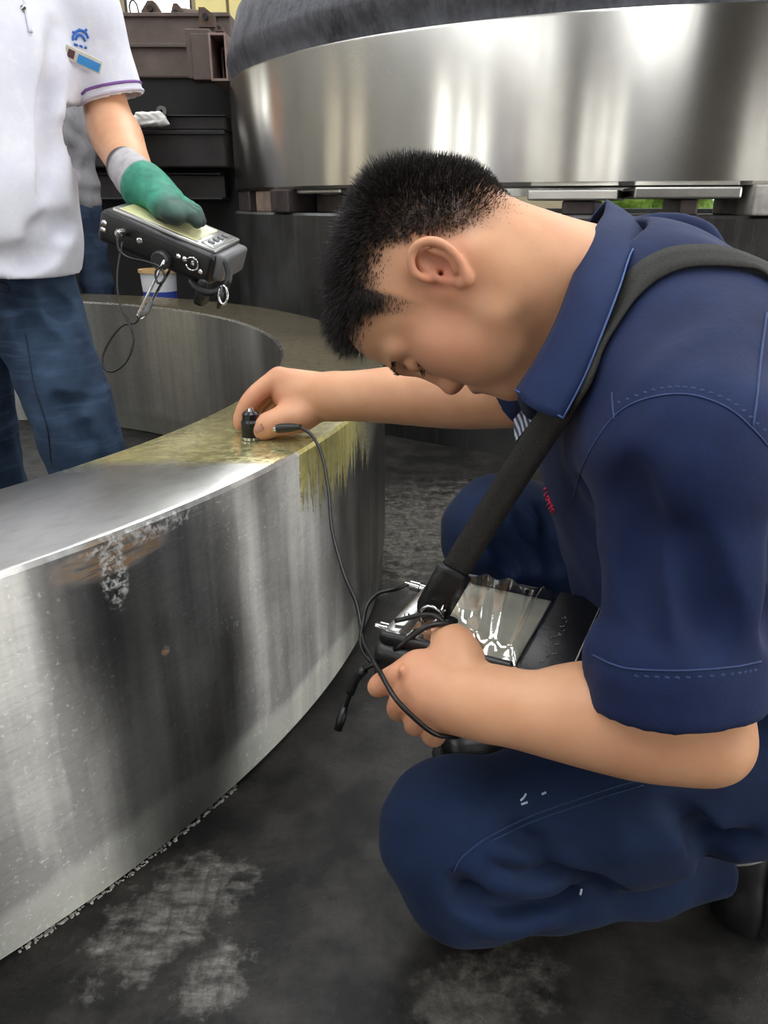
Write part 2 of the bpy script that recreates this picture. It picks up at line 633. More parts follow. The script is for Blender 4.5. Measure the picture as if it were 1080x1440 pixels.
# raised cream panels on the far wall, seen above the beam rack
for k in range(7):
    box('wall_panel', (-5.2 + k * .44 + (1.15 if k > 3 else 0), Y1 - .03, 2.9), (.40, .06, 3.2),
        plain('cream_panel', rgb(222, 206, 140), .5, 0, .08, 3), bpy.data.objects['wall_back'], bev=.012)
# hedge outside the far doorway
hf = Field((2.0, 13.2, -.1), (7.2, 14.6, 1.9), .06)
for i in range(46):
    hf.ell((rng.uniform(2.5, 6.8), rng.uniform(13.6, 14.2), rng.uniform(.2, 1.3)), rng.uniform(.22, .4, 3), .05)
o, _, _ = skin_mesh('hedge', hf, plain('hedge_leaves', rgb(120, 150, 60), .7, 0, .5, 14, .8, 30), None)
props(o, 'green hedge outside the far doorway behind the big ring', 'hedge')

# ================================================================== THE RINGS
NR_C, NR_H, NR_RO, NR_RI = (-1.6845, 1.8487), .5144, 1.6869, 1.4275
BR_C, BR_R = (1.335, 4.76), 2.145

def ring_steel():
    m = NT('turned_steel')
    co = m.coord()
    x, y, z = m.sep(co)
    geo = m.n('ShaderNodeNewGeometry').outputs['Normal']
    nx, ny, nz = m.sep(geo)
    top = m.ramp(nz, .6, .9)
    # polar coordinates: streaks follow the turning
    ang = m.math('ARCTAN2', y, x)
    comb = m.n('ShaderNodeCombineXYZ')
    rr = m.math('POWER', m.math('ADD', m.math('MULTIPLY', x, x), m.math('MULTIPLY', y, y)), .5)
    m.l(m.math('MULTIPLY', ang, 1.6), comb.inputs[0]); m.l(z, comb.inputs[1]); m.l(rr, comb.inputs[2])
    pol = comb.outputs[0]
    fine = m.noise(m.mapping(pol, (10, 420, 420)), 1, 3)
    hatch = m.noise(m.mapping(pol, (26, 190, 60), rot=(0, 0, .30)), 1, 4, .65)
    blot = m.noise(co, 3.2, 5, .6)
    grit = m.noise(co, 120, 5, .7)
    # long vertical streaks that tint the walls like reflected bands
    vstreak = m.noise(m.mapping(pol, (22, 1.2, 1)), 1, 3, .5)
    col = m.mix(m.ramp(blot, .35, .7), rgb(176, 176, 172), rgb(206, 205, 200))
    col = m.mix(m.math('MULTIPLY', m.ramp(hatch, .45, .8), .35), col, rgb(128, 126, 124))
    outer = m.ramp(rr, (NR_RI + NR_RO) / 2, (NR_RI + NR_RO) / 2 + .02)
    # wall: film tints the outer face to imitate its dark reflections, pale matt foot
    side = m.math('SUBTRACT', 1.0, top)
    film = m.math('MULTIPLY', m.ramp(m.math('ADD', m.math('MULTIPLY', vstreak, .5), m.math('MULTIPLY', blot, .6)), .45, .61), side)
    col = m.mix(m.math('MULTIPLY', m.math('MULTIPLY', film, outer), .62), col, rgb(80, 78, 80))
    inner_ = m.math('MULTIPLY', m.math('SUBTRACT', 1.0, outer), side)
    col = m.mix(m.math('MULTIPLY', m.math('MULTIPLY', inner_, m.ramp(vstreak, .38, .62)), .4), col, rgb(140, 140, 143))  # grey streaks painted on the inner wall to imitate reflections
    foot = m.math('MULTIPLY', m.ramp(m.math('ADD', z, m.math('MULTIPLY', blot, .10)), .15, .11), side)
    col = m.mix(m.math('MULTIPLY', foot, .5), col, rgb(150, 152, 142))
    # oil: covers the top beyond y = 1.1 and runs over the edge in drips
    wy = m.math('ADD', y, NR_C[1])
    wx = m.math('ADD', x, NR_C[0])
    edge_n = m.noise(co, 9, 3)
    oil_t = m.math('MULTIPLY', m.ramp(m.math('ADD', wy, m.math('MULTIPLY', edge_n, .12)), 1.145, 1.185), top)
    dripn = m.noise(m.mapping(pol, (95, .5, 1)), 1, 3, .75)
    dz = m.math('SUBTRACT', NR_H, z)
    drip = m.math('MULTIPLY', m.ramp(m.math('SUBTRACT', dz, m.math('MULTIPLY', dripn, .26)), -.02, -.05), side)
    drip = m.math('MULTIPLY', drip, m.math('MULTIPLY', m.ramp(wy, 1.175, 1.185), m.ramp(wy, 1.62, 1.40)))
    drip = m.math('MULTIPLY', drip, outer)
    oil = m.math('MAXIMUM', oil_t, drip)
    spots = m.ramp(m.noise(co, 75, 4, .65), .42, .6)
    oilc = m.mix(spots, rgb(158, 150, 92), rgb(194, 187, 122))
    far = m.ramp(wy, 1.25, 1.9)
    oilc = m.mix(far, oilc, m.mix(m.ramp(blot, .3, .7), rgb(104, 92, 58), rgb(132, 118, 80)))
    dline = m.noise(m.mapping(pol, (260, 4, 1)), 1, 3, .7)
    oilc = m.mix(m.math('MULTIPLY', drip, m.ramp(dline, .40, .62)), oilc, rgb(226, 214, 112))
    col = m.mix(m.math('MULTIPLY', oil, .82), col, oilc)
    # rust and white crust under the rim at the left
    rc = Vector((-.412 - NR_C[0], .745 - NR_C[1], .47))
    def near(px, py, rx, rz_, nzv):
        p = NEARCAST(px, py)
        da = m.math('DIVIDE', m.math('SUBTRACT', ang, math.atan2(p.y - NR_C[1], p.x - NR_C[0])), rx / NR_RO)
        dzz = m.math('DIVIDE', m.math('SUBTRACT', z, p.z), rz_)
        d = m.math('ADD', m.math('MULTIPLY', da, da), m.math('MULTIPLY', dzz, dzz))
        return m.math('MULTIPLY', m.ramp(m.math('ADD', d, m.math('MULTIPLY', nzv, 1.2)), 1.7, 1.1), side)
    rust = m.math('MAXIMUM', near(160, 780, .085, .026, hatch), near(233, 915, .008, .008, blot))
    rstr = m.noise(m.mapping(pol, (30, 260, 1), rot=(0, 0, .30)), 1, 5, .7)
    rust = m.math('MULTIPLY', rust, m.ramp(rstr, .36, .60))
    col = m.mix(m.math('MULTIPLY', rust, .85), col, m.mix(rstr, rgb(110, 72, 34), rgb(176, 128, 62)))
    crust = m.math('MULTIPLY', m.math('MAXIMUM', near(160, 800, .02, .06, hatch), near(205, 748, .10, .014, hatch)), m.ramp(grit, .45, .6))
    col = m.mix(crust, col, rgb(215, 215, 212))
    specks = m.math('MULTIPLY', m.math('MULTIPLY', m.ramp(grit, .56, .68), m.ramp(hatch, .42, .6)), side)
    col = m.mix(m.math('MULTIPLY', specks, .55), col, rgb(225, 225, 225))
    rough = m.mix(top, (.36, .36, .36, 1), (.28, .28, .28, 1))
    rough = m.mix(oil, rough, m.mix(spots, (.10, .10, .10, 1), (.22, .22, .22, 1)))
    rough = m.mix(m.math('MAXIMUM', rust, m.math('MAXIMUM', crust, foot)), rough, (.6, .6, .6, 1))
    metal = m.math('SUBTRACT', 1.0, m.math('MULTIPLY', m.math('MAXIMUM', rust, crust), .9))
    metal = m.math('SUBTRACT', metal, m.math('ADD', m.math('MULTIPLY', oil_t, .35), m.math('MULTIPLY', drip, .55)))
    tg = m.n('ShaderNodeTangent', direction_type='RADIAL', axis='Z')
    b = m.bump(m.math('ADD', fine, m.math('MULTIPLY', hatch, .5)), .10, .0006)
    b = m.bump(m.math('MULTIPLY', oil, spots), .14, .001, b)
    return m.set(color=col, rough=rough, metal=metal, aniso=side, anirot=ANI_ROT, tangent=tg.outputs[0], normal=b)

ANI_ROT = 0.25
def NEARCAST(px, py):
    """where the line of sight through a photo pixel meets the ring's outer wall"""
    d = (W(px, py, 1.0) - Vector((0, 0, CAM_H)))
    C = Vector((NR_C[0], NR_C[1]))
    a = d.x ** 2 + d.y ** 2
    b = -2 * (d.x * C.x + d.y * C.y)
    c = C.length_squared - NR_RO ** 2
    t = (-b - math.sqrt(max(b * b - 4 * a * c, 0))) / (2 * a)
    return Vector((0, 0, CAM_H)) + d * t

def ring_lathe(name, prof, C, mat, seg):
    o = lathe(name, prof, (0, 0, 0), mat, None, seg)
    o.location = (C[0], C[1], 0)
    return o
H = NR_H
steel = ring_steel()
nr = ring_lathe('steel_ring', [(NR_RI, .004), (NR_RI, H - .006), (NR_RI + .006, H), (NR_RO - .009, H), (NR_RO - .004, H - .002), (NR_RO, H - .008),
                 (NR_RO, .10), (NR_RO - .004, .085), (NR_RO - .006, .012), (NR_RO - .016, .0), (NR_RI + .01, 0)], NR_C, steel, 360)
props(nr, 'low machined steel ring with an oily top, standing on the floor beside the crouching man', 'steel ring')

def big_steel():
    m = NT('polished_ring_steel')
    co = m.coord()
    x, y, z = m.sep(co)
    comb = m.n('ShaderNodeCombineXYZ')
    m.l(m.math('ARCTAN2', y, x), comb.inputs[0]); m.l(z, comb.inputs[1])
    pol = comb.outputs[0]
    turn = m.noise(m.mapping(pol, (6, 300, 1)), 1, 3)
    blot = m.noise(co, 2.0, 4)
    vert = m.noise(m.mapping(pol, (9, .35, 1)), 1, 4, .6)
    col = m.mix(m.ramp(blot, .35, .65), rgb(196, 194, 188), rgb(216, 214, 208))
    col = m.mix(m.math('MULTIPLY', m.ramp(vert, .45, .7), .30), col, rgb(150, 140, 120))  # vertical streaks painted in, adding to the reflected stripes
    nicks = m.ramp(m.noise(co, 16, 6, .75), .76, .80)
    col = m.mix(nicks, col, rgb(70, 68, 66))
    tg = m.n('ShaderNodeTangent', direction_type='RADIAL', axis='Z')
    return m.set(color=col, rough=m.ramp(vert, .3, .7, .20, .28), metal=1.0, aniso=.95, anirot=ANI_ROT, tangent=tg.outputs[0],
                 normal=m.bump(turn, .015, .0003))
Z0, Z1 = .935, 1.43
br = ring_lathe('machined_ring', [(BR_R - .42, Z0), (BR_R - .42, Z1), (BR_R - .02, Z1), (BR_R - .004, Z1 - .004), (BR_R, Z1 - .012),
                 (BR_R, Z0 + .012), (BR_R - .008, Z0)], BR_C, big_steel(), 400)
props(br, 'tall bright machined steel ring raised on spacer blocks behind the crouching man', 'steel ring')

def raw_forging():
    m = NT('raw_forged_scale')
    co = m.coord()
    n1 = m.noise(co, 5, 6, .65); n2 = m.noise(co, 40, 5, .7)
    streak = m.noise(m.mapping(co, (50, 50, 5)), 1, 4, .6)
    col = m.mix(m.ramp(n1, .35, .65), rgb(58, 58, 64), rgb(104, 106, 114))
    col = m.mix(m.math('MULTIPLY', m.ramp(streak, .45, .7), .35), col, rgb(128, 130, 138))
    return m.set(color=col, rough=.62, metal=.25, normal=m.bump(m.math('ADD', n2, m.math('MULTIPLY', n1, .6)), .5, .006))
rt = ring_lathe('forged_ring', [(BR_R - .40, Z1), (BR_R - .40, Z1 + .36), (BR_R - .10, Z1 + .36), (BR_R - .055, Z1 + .30), (BR_R - .02, Z1 + .19), (BR_R + .004, Z1 + .115),
                 (BR_R + .006, Z1 + .095), (BR_R - .012, Z1 + .05), (BR_R - .03, Z1 + .015), (BR_R - .035, Z1)], BR_C, raw_forging(), 300)
props(rt, 'dark unmachined forged ring lying on top of the bright machined ring', 'steel ring')

def base_mat():
    m = NT('dark_bed_steel')
    co = m.coord()
    n1 = m.noise(co, 2.5, 6, .62); n2 = m.noise(m.mapping(co, (30, 30, 3)), 1, 5, .65)
    col = m.mix(m.ramp(n1, .35, .68), rgb(58, 57, 56), rgb(92, 92, 92))
    col = m.mix(m.math('MULTIPLY', m.ramp(n2, .5, .75), .22), col, rgb(130, 130, 130))
    return m.set(color=col, rough=m.ramp(n1, .3, .7, .34, .5), metal=.75, normal=m.bump(n2, .2, .002))
bs = ring_lathe('bed_ring', [(BR_R - .55, 0), (BR_R - .55, .845), (BR_R + .002, .845), (BR_R + .012, .835), (BR_R + .012, 0)], BR_C, base_mat(), 300)
props(bs, 'dark grey ring standing on the floor beneath the raised machined ring', 'steel ring')

# spacer blocks between the bed ring and the machined ring
def on_ring(px, r):
    """azimuth of the bed ring's front seen in photo column px"""
    d = W(px, 282, 1.0) - Vector((0, 0, CAM_H))
    C = Vector(BR_C)
    a = d.x ** 2 + d.y ** 2; b = -2 * (d.x * C.x + d.y * C.y); c = C.length_squared - r * r
    t = (-b - math.sqrt(max(b * b - 4 * a * c, 0))) / (2 * a)
    p = d * t
    return math.atan2(p.y - C.y, p.x - C.x)
def spacer(name, px0, px1, z0, z1, mat, label, cat, rin=.36, rout=.012, group=None, bev=.006):
    a0, a1 = on_ring(px0, BR_R), on_ring(px1, BR_R)
    am = (a0 + a1) / 2
    wdt = abs(a1 - a0) * BR_R
    e = Vector((math.cos(am), math.sin(am), 0)); t = Vector((-math.sin(am), math.cos(am), 0))
    rm = BR_R - (rin + rout) / 2
    M = Matrix((e, t, Vector((0, 0, 1)))).transposed()
    o = box(name, (BR_C[0] + e.x * rm, BR_C[1] + e.y * rm, (z0 + z1) / 2), (rin - rout, wdt, z1 - z0), mat, None, M, bev)
    return props(o, label, cat, group)
zinc = plain('pale_steel_bar', rgb(190, 188, 182), .32, .9, .1, 12, .1, 80)
wood = plain('old_timber', rgb(122, 104, 92), .8, 0, .3, 25, .5, 120)
dkbl = plain('dark_block_steel', rgb(78, 70, 70), .5, .6, .3, 18, .2, 90)
B0, B1 = .845, .935
spacer('spacer_block', 334, 348, B0, B1, dkbl, 'small dark steel block at the left end of the gap under the machined ring', 'block', rin=.10)
spacer('spacer_block', 357, 380, B0, B1 - .002, wood, 'pale brown timber block in the gap under the machined ring, beside the dark left-end block', 'block', rin=.10)
spacer('spacer_block', 386, 411, B0, B1, dkbl, 'purplish dark square block end in the gap, just left of the flat steel strip', 'block', rin=.15, rout=-.02)
spacer('steel_strip', 413, 474, B1 - .018, B1, zinc, 'thin pale flat strip under the machined ring left of the crouching man', 'steel bar', rout=.02)
spacer('spacer_block', 418, 462, B0, B1 - .02, dkbl, 'wide dark block under the thin pale strip left of the crouching man', 'block', rout=.10)
spacer('spacer_block', 560, 600, B0, B1, dkbl, 'dark block under the machined ring hidden behind the crouching man\'s head', 'block')
spacer('steel_strip', 742, 868, B1 - .045, B1 - .012, zinc, 'long pale steel bar under the machined ring right of the crouching man\'s nape', 'steel bar', rout=-.01)
spacer('steel_strip', 890, 1040, B1 - .040, B1 - .005, zinc, 'long pale steel bar under the machined ring above the crouching man\'s back', 'steel bar', rout=-.012)
spacer('spacer_block', 790, 836, B0, B1 - .046, dkbl, 'dark block under the pale bar behind the crouching man\'s raised collar', 'block')
spacer('spacer_block', 958, 984, B0, B1 - .041, dkbl, 'dark block under the pale bar right of the bright green gap', 'block')
spacer('spacer_block', 1056, 1090, B0, B1, plain('whitewashed_block', rgb(170, 166, 160), .7, .2, .3, 20, .4, 60),
       'rough whitish block at the right end of the gap under the machined ring', 'block', rout=-.03)

# pale dust crust along the foot of the low ring
dm = plain('white_dust_crust', rgb(168, 166, 160), .9, 0, .35, 80, .6, 200)
bm = bmesh.new()
for k in range(230):
    a = -.752 + .00097 * k + rng.uniform(-.002, .002)
    hgt = rng.uniform(.0006, .002); wd = rng.uniform(.001, .004)
    if rng.random() < .22: continue
    rr_ = NR_RO - .012 + rng.uniform(-.002, .005)
    e = Vector((math.cos(a), math.sin(a), 0)); t = Vector((-e.y, e.x, 0))
    box_bm(bm, (NR_C[0] + e.x * rr_, NR_C[1] + e.y * rr_, hgt / 2), (wd, rng.uniform(.001, .006), hgt), Matrix((e, t, Vector((0, 0, 1)))).transposed())
props(link('dust', mesh_bm('dust', bm), dm, None, False), 'thin white dust crust along the foot of the low steel ring', 'dust', kind='stuff')

# ================================================================== BEAM RACK BEHIND
rust_m = plain('brown_primer_steel', rgb(96, 84, 78), .55, .35, .25, 6, .25, 60)
dark_m = plain('black_oily_steel', rgb(44, 42, 42), .42, .5, .3, 8, .25, 70)
tube_m = plain('cut_tube_steel', rgb(150, 128, 122), .5, .4, .2, 10, .1, 60)
RD = 4.7
def rpt(px, py, d=RD): return W(px, py, d)
def rack_beam(name, pL, pR, hpx, d, mat, label, prof='I', depth=.22, cat='steel beam'):
    """horizontal beam between two photo columns; hpx = its height in pixels"""
    a, b = rpt(pL[0], pL[1], d), rpt(pR[0], pR[1], d)
    a.z = b.z = (a.z + b.z) / 2
    b.y = a.y
    h = hpx * d / FPX
    e = empty(name, ((a.x + b.x) / 2, a.y, a.z - h / 2), label, cat)
    cx, L = (a.x + b.x) / 2, abs(b.x - a.x)
    if prof == 'I':
        box('web', (cx, a.y + depth / 2, a.z), (L, depth * .35, h * .8), mat, e)
        box('flange', (cx, a.y + depth / 2, a.z + h * .45), (L, depth, h * .1), mat, e, bev=.006)
        box('flange', (cx, a.y + depth / 2, a.z - h * .45), (L, depth, h * .1), mat, e, bev=.006)
    else:
        box('web', (cx, a.y + depth / 2, a.z), (L, depth, h), mat, e, bev=.012)
        box('lip', (cx, a.y - .01, a.z + h * .44), (L, .03, h * .12), mat, e, bev=.004)
    return e
rack_beam('steel_beam', (60, 44), (325, 44), 44, 4.75, rust_m, 'topmost brown steel beam of the rack, carrying rusty lugs', 'C', .3)
rack_beam('steel_beam', (60, 86), (300, 86), 42, 4.70, rust_m, 'second brown steel beam of the rack, directly under the topmost one', 'C', .28)
rack_beam('steel_beam', (60, 173), (318, 173), 20, 4.60, dark_m, 'narrow dark beam of the rack with a white rag on it', 'C', .4)
rack_beam('steel_beam', (60, 210), (318, 210), 48, 4.62, dark_m, 'deep black oily beam of the rack below the white rag', 'C', .3)
rack_beam('steel_beam', (60, 262), (312, 262), 36, 4.75, dark_m, 'lowest dark beam of the rack beside the gloved hand', 'I', .3)
# open square tube sticking out toward the viewer
def tube_box(name, c, w_, h_, L, t, mat, label):
    e = empty(name, (c.x, c.y, c.z - h_ / 2), label, 'steel tube')
    box('side_wall', (c.x - w_ / 2 + t / 2, c.y + L / 2, c.z), (t, L, h_), mat, e, bev=.002)
    box('side_wall', (c.x + w_ / 2 - t / 2, c.y + L / 2, c.z), (t, L, h_), mat, e, bev=.002)
    box('top_wall', (c.x, c.y + L / 2, c.z + h_ / 2 - t / 2), (w_ - 2 * t, L, t), mat, e)
    box('bottom_wall', (c.x, c.y + L / 2, c.z - h_ / 2 + t / 2), (w_ - 2 * t, L, t), mat, e)
    box('end_plate', (c.x, c.y + L - .01, c.z), (w_ - 2 * t, .02, h_ - 2 * t), dark_m, e)
    return e
c = rpt(307, 80, 4.3)
tube_box('square_tube', c, .098, .235, .42, .012, tube_m, 'open-ended rectangular steel tube jutting from the beam rack')
box_e = empty('tube_stub', rpt(283, 110, 4.45), 'short brown box section beside the open-ended tube on the rack', 'steel beam')
box('body', rpt(285, 80, 4.5), (.14, .2, .25), rust_m, box_e, bev=.006)
box('end_cap', rpt(285, 80, 4.4), (.12, .01, .23), rust_m, box_e, bev=.003)
c = rpt(322, 90, 4.5)
tube_box('square_tube', c, .085, .17, .3, .012, tube_m, 'shorter open steel tube right behind the jutting one')
# rusty lugs on the top beam
def lug(px, py, wpx, hpx, d, lab, lean):
    c = rpt(px, py, d); s = d / FPX
    e = empty('rusty_lug', c, lab, 'steel lug')
    bm = bmesh.new()
    w_, h_ = wpx * s, hpx * s
    prof = [(-w_ / 2, 0), (w_ / 2, 0), (w_ * .42, h_ * .55), (w_ * .12 + lean, h_), (-w_ * .2 + lean, h_), (-w_ * .48, h_ * .4)]
    F_ = [bm.verts.new((c.x + x, c.y, c.z + z)) for x, z in prof]
    K_ = [bm.verts.new((c.x + x, c.y + .09, c.z + z)) for x, z in prof]
    bm.faces.new(F_); bm.faces.new(K_[::-1])
    for i in range(len(prof)):
        j = (i + 1) % len(prof)
        bm.faces.new((F_[i], F_[j], K_[j], K_[i]))
    link('plate', mesh_bm('plate', bm), plain('rusty_lug_steel', rgb(92, 76, 66), .7, .3, .35, 14, .4, 60), e, False)
    q = Vector((c.x + lean * .4, c.y - .005, c.z + h_ * .5))
    lathe('bolt', [(0, -.012), (w_ * .16, -.012), (w_ * .16, .02), (0, .02)], q, dark_m, e, 12, axis=(Vector((1, 0, 0)), Vector((0, 0, 1)), Vector((0, -1, 0))), closed_prof=False)
lug(212, 24, 26, 20, 4.74, 'tallest pointed rusty lug on the top beam, against the bright window', .01)
lug(249, 30, 18, 22, 4.74, 'pointed rusty lug on the top beam left of the cross pipe', .0)
lug(293, 38, 26, 24, 4.72, 'slanted rusty lug on the top beam right of the cross pipe', -.03)
lug(308, 44, 12, 10, 4.70, 'small dark lug on the top beam beside the forged ring', .0)
a, b = rpt(250, 22, 4.78), rpt(286, 27, 4.78)
tb = tube('cross_pipe', [a, b], .045, plain('rusty_lug_steel', rgb(92, 76, 66), .7, .3), None, 14)
props(tb, 'short rusty pipe lying between two lugs on the top beam', 'pipe')
lp = tube('wire_loop', [rpt(184, 20, 4.7), rpt(182, 8, 4.7), rpt(186, 0, 4.7), rpt(192, 6, 4.7), rpt(195, 18, 4.7)], .006, dark_m, None, 6, smooth_pts=5)
props(lp, 'thin dark wire loop standing on the top beam by the white sleeve', 'wire')
# dim machine parts in the open bay of the rack
pp = tube('hydraulic_pipe', [rpt(218, 160, 4.9), rpt(226, 140, 4.9), rpt(246, 124, 4.9)], .035, dark_m, None, 10, smooth_pts=4)
props(pp, 'dark slanted pipe in the shadowed bay of the rack', 'pipe')
cl = empty('pipe_coupling', rpt(228, 162, 4.62), 'small grey ring coupling standing by the white rag', 'coupling')
lathe('ring', [(.010, -.02), (.030, -.02), (.030, .02), (.010, .02)], rpt(228, 157, 4.55), plain('grey_coupling', rgb(110, 110, 108), .4, .6), cl, 20,
      axis=(Vector((1, 0, 0)), Vector((0, 0, 1)), Vector((0, -1, 0))))
for k, px in enumerate((262, 276, 292)):
    st = rack_beam('rack_post', (px - 5, 135), (px + 5, 135), 62, 4.95, dark_m, ['leftmost', 'middle', 'rightmost'][k] + ' of three dark uprights in the shadowed bay of the rack', 'C', .1, 'post')
# black sheet added behind the rack to imitate the shade in its bays
bk = box('bay_shade_sheet', (-2.02, 5.42, .84), (2.46, .03, 1.68), plain('shade_black', rgb(24, 23, 23), .7, .1, .3, 5), None, bev=.004)
props(bk, 'black sheet added behind the beam rack in place of the shade in its bays', 'sheet')
for k, px in enumerate((150, 322)):
    p_ = rpt(px, 200, 5.02)
    q = box('upright_post', (p_.x, p_.y + .12, .83), (.12, .12, 1.66), dark_m, None, bev=.008)
    props(q, ['dark steel upright behind the white-shirted man', 'dark steel upright beside the bed ring'][k], 'post')
# rags
rag_m = plain('white_rag', rgb(216, 214, 210), .9, 0, .08, 20, .4, 90)
def rag(name, c, r, lab, seed, mat=rag_m, flat=.45):
    q = np.random.default_rng(seed)
    f = Field(Vector(c) - Vector((r * 2, r * 2, r * 2)), Vector(c) + Vector((r * 2, r * 2, r * 2)), r / 9)
    for i in range(9):
        o_ = q.normal(size=3) * r * np.array([.5, .3, .22])
        f.ell(np.array(c) + o_, r * np.array([q.uniform(.35, .6), q.uniform(.3, .5), q.uniform(.2, flat)]), r * .2)
    o, _, _ = skin_mesh(name, f, mat, None)
    return props(o, lab, 'rag')
c = rpt(210, 171, 4.48)
f = Field(c - Vector((.16, .1, .08)), c + Vector((.16, .1, .08)), .006)
for dx_, dz_, w_ in ((-.0, -.01, .085), (.02, .012, .07), (-.02, .03, .05)):
    f.cap((c.x - w_, c.y, c.z + dz_), (c.x + w_, c.y, c.z + dz_ + .004), .034, .032, .006, flat=((0, 0, 1), .6))
f.wrinkle(.004, lambda P_: np.sin(P_[:, 0] * 90 + 3 * np.sin(P_[:, 2] * 60)) * np.sin(P_[:, 2] * 80 + P_[:, 0] * 40))
o, _, _ = skin_mesh('rag', f, rag_m, None)
props(o, 'folded white rag lying on the narrow rack beam', 'rag')
rag('rag', rpt(178, 170, 4.50), .045, 'small grey-white rag beside the larger one on the rack beam', 4)
rag('rag', rpt(189, 202, 4.59), .05, 'round white cloth wad hanging on the deep black beam', 5)

# paint bucket and wrappings beyond the low ring
bc = W(226, 418, 4.05); bc.z = 0
bk = empty('paint_bucket', bc, 'white paint bucket with a blue band and a stained rim, beyond the low ring', 'bucket')
zt = W(226, 381, 3.93).z
st = box('ledge', (bc.x, bc.y, (zt - .24) / 2), (.46, .24, zt - .24), dark_m, None, bev=.01)
props(st, 'dark ledge carrying the paint bucket and paper beyond the low ring', 'stand')
bk.location = (bc.x, bc.y, zt - .24)
pl = plain('white_bucket_plastic', rgb(206, 208, 212), .4, 0, .06, 15)
r0 = .092
lathe('pail', [(0, 0), (r0 * .88, 0), (r0 * .90, .07), (r0, .235), (r0 + .006, .24), (r0 - .006, .24), (r0 - .01, .22), (r0 * .85, .01), (0, .01)], (bc.x, bc.y, zt - .24), pl, bk, 40, closed_prof=False)
lathe('blue_band', [(r0 * .912, .065), (r0 * .945, .135), (r0 * .935, .135), (r0 * .90, .065)], (bc.x, bc.y, zt - .24), plain('blue_print', rgb(40, 62, 150), .45), bk, 40)
lathe('stained_rim', [(r0 + .008, .228), (r0 + .008, .244), (r0 - .008, .244), (r0 - .008, .228)], (bc.x, bc.y, zt - .24), plain('ochre_stain', rgb(196, 160, 110), .6), bk, 40)
rag('paper_wrap', (bc.x - .155, bc.y - .03, zt - .24 + .05), .075, 'crumpled cream paper left of the paint bucket', 8, plain('cream_paper', rgb(214, 204, 186), .8))
rag('paper_wrap', (bc.x + .155, bc.y - .03, zt - .24 + .045), .07, 'crumpled cream paper right of the paint bucket', 9, plain('cream_paper', rgb(214, 204, 186), .8))
# ================================================================== THE CROUCHING MAN
def skin_material(name='skin', tone=(203, 150, 114)):
    m = NT(name)
    co = m.coord()
    fl = m.attr('flush'); ha = m.attr('scalp'); lp = m.attr('lip')
    n1 = m.noise(co, 22, 4); n2 = m.noise(co, 260, 4, .6)
    r, g, b = tone
    col = m.mix(m.ramp(n1, .35, .65), rgb(r, g, b), rgb(min(255, r + 8), g + 10, b + 10))
    col = m.mix(m.math('MULTIPLY', fl, .75), col, rgb(206, 116, 98))
    col = m.mix(m.math('MULTIPLY', lp, .9), col, rgb(148, 78, 72))
    col = m.mix(m.math('MULTIPLY', ha, m.ramp(n2, .25, .65, .72, 1.0)), col, rgb(34, 28, 26))
    m.p.inputs['Subsurface Radius'].default_value = (1.0, .35, .18)
    m.p.inputs['Subsurface Scale'].default_value = .006
    return m.set(color=col, rough=m.ramp(n1, .3, .7, .40, .52), spec=.4, sss=.22, normal=m.bump(n2, .10, .0006))
SKIN = skin_material()

def add_attr(o, name, arr):
    a = o.data.attributes.new(name, 'FLOAT', 'POINT')
    a.data.foreach_set('value', np.asarray(arr, np.float32))

def sstep(x, a, b):
    t = np.clip((x - a) / (b - a), 0, 1)
    return t * t * (3 - 2 * t)

def npv(v): return np.array(v, np.float64)

CAMR = npv((1, 0, 0)); CAMU = npv((0, sn, cs)); CAMB = npv((0, -cs, sn))

# ---- head frame: x = his right (away from us), y = face direction, z = crown
phi, alp, bet = math.radians(12), math.radians(15), math.radians(-12)
Fd = -math.sin(phi) * CAMR - math.cos(phi) * CAMU
Ud = -math.cos(phi) * CAMR + math.sin(phi) * CAMU
Fh = Fd * math.cos(alp) - CAMB * math.sin(alp)
Uh = Ud * math.cos(bet) + CAMB * math.sin(bet)
Uh = Uh - Fh * (Uh @ Fh); Uh /= np.linalg.norm(Uh)
Rh = np.cross(Fh, Uh)
HM = np.stack([Rh, Fh, Uh], 1)                 # local -> world
EAR = npv((-.074, -.010, -.020))
HO = npv(W(626, 388, .758)) - HM @ EAR
def hl(x, y, z): return HO + HM @ npv((x, y, z))
def to_head(P): return (np.asarray(P) - HO) @ HM

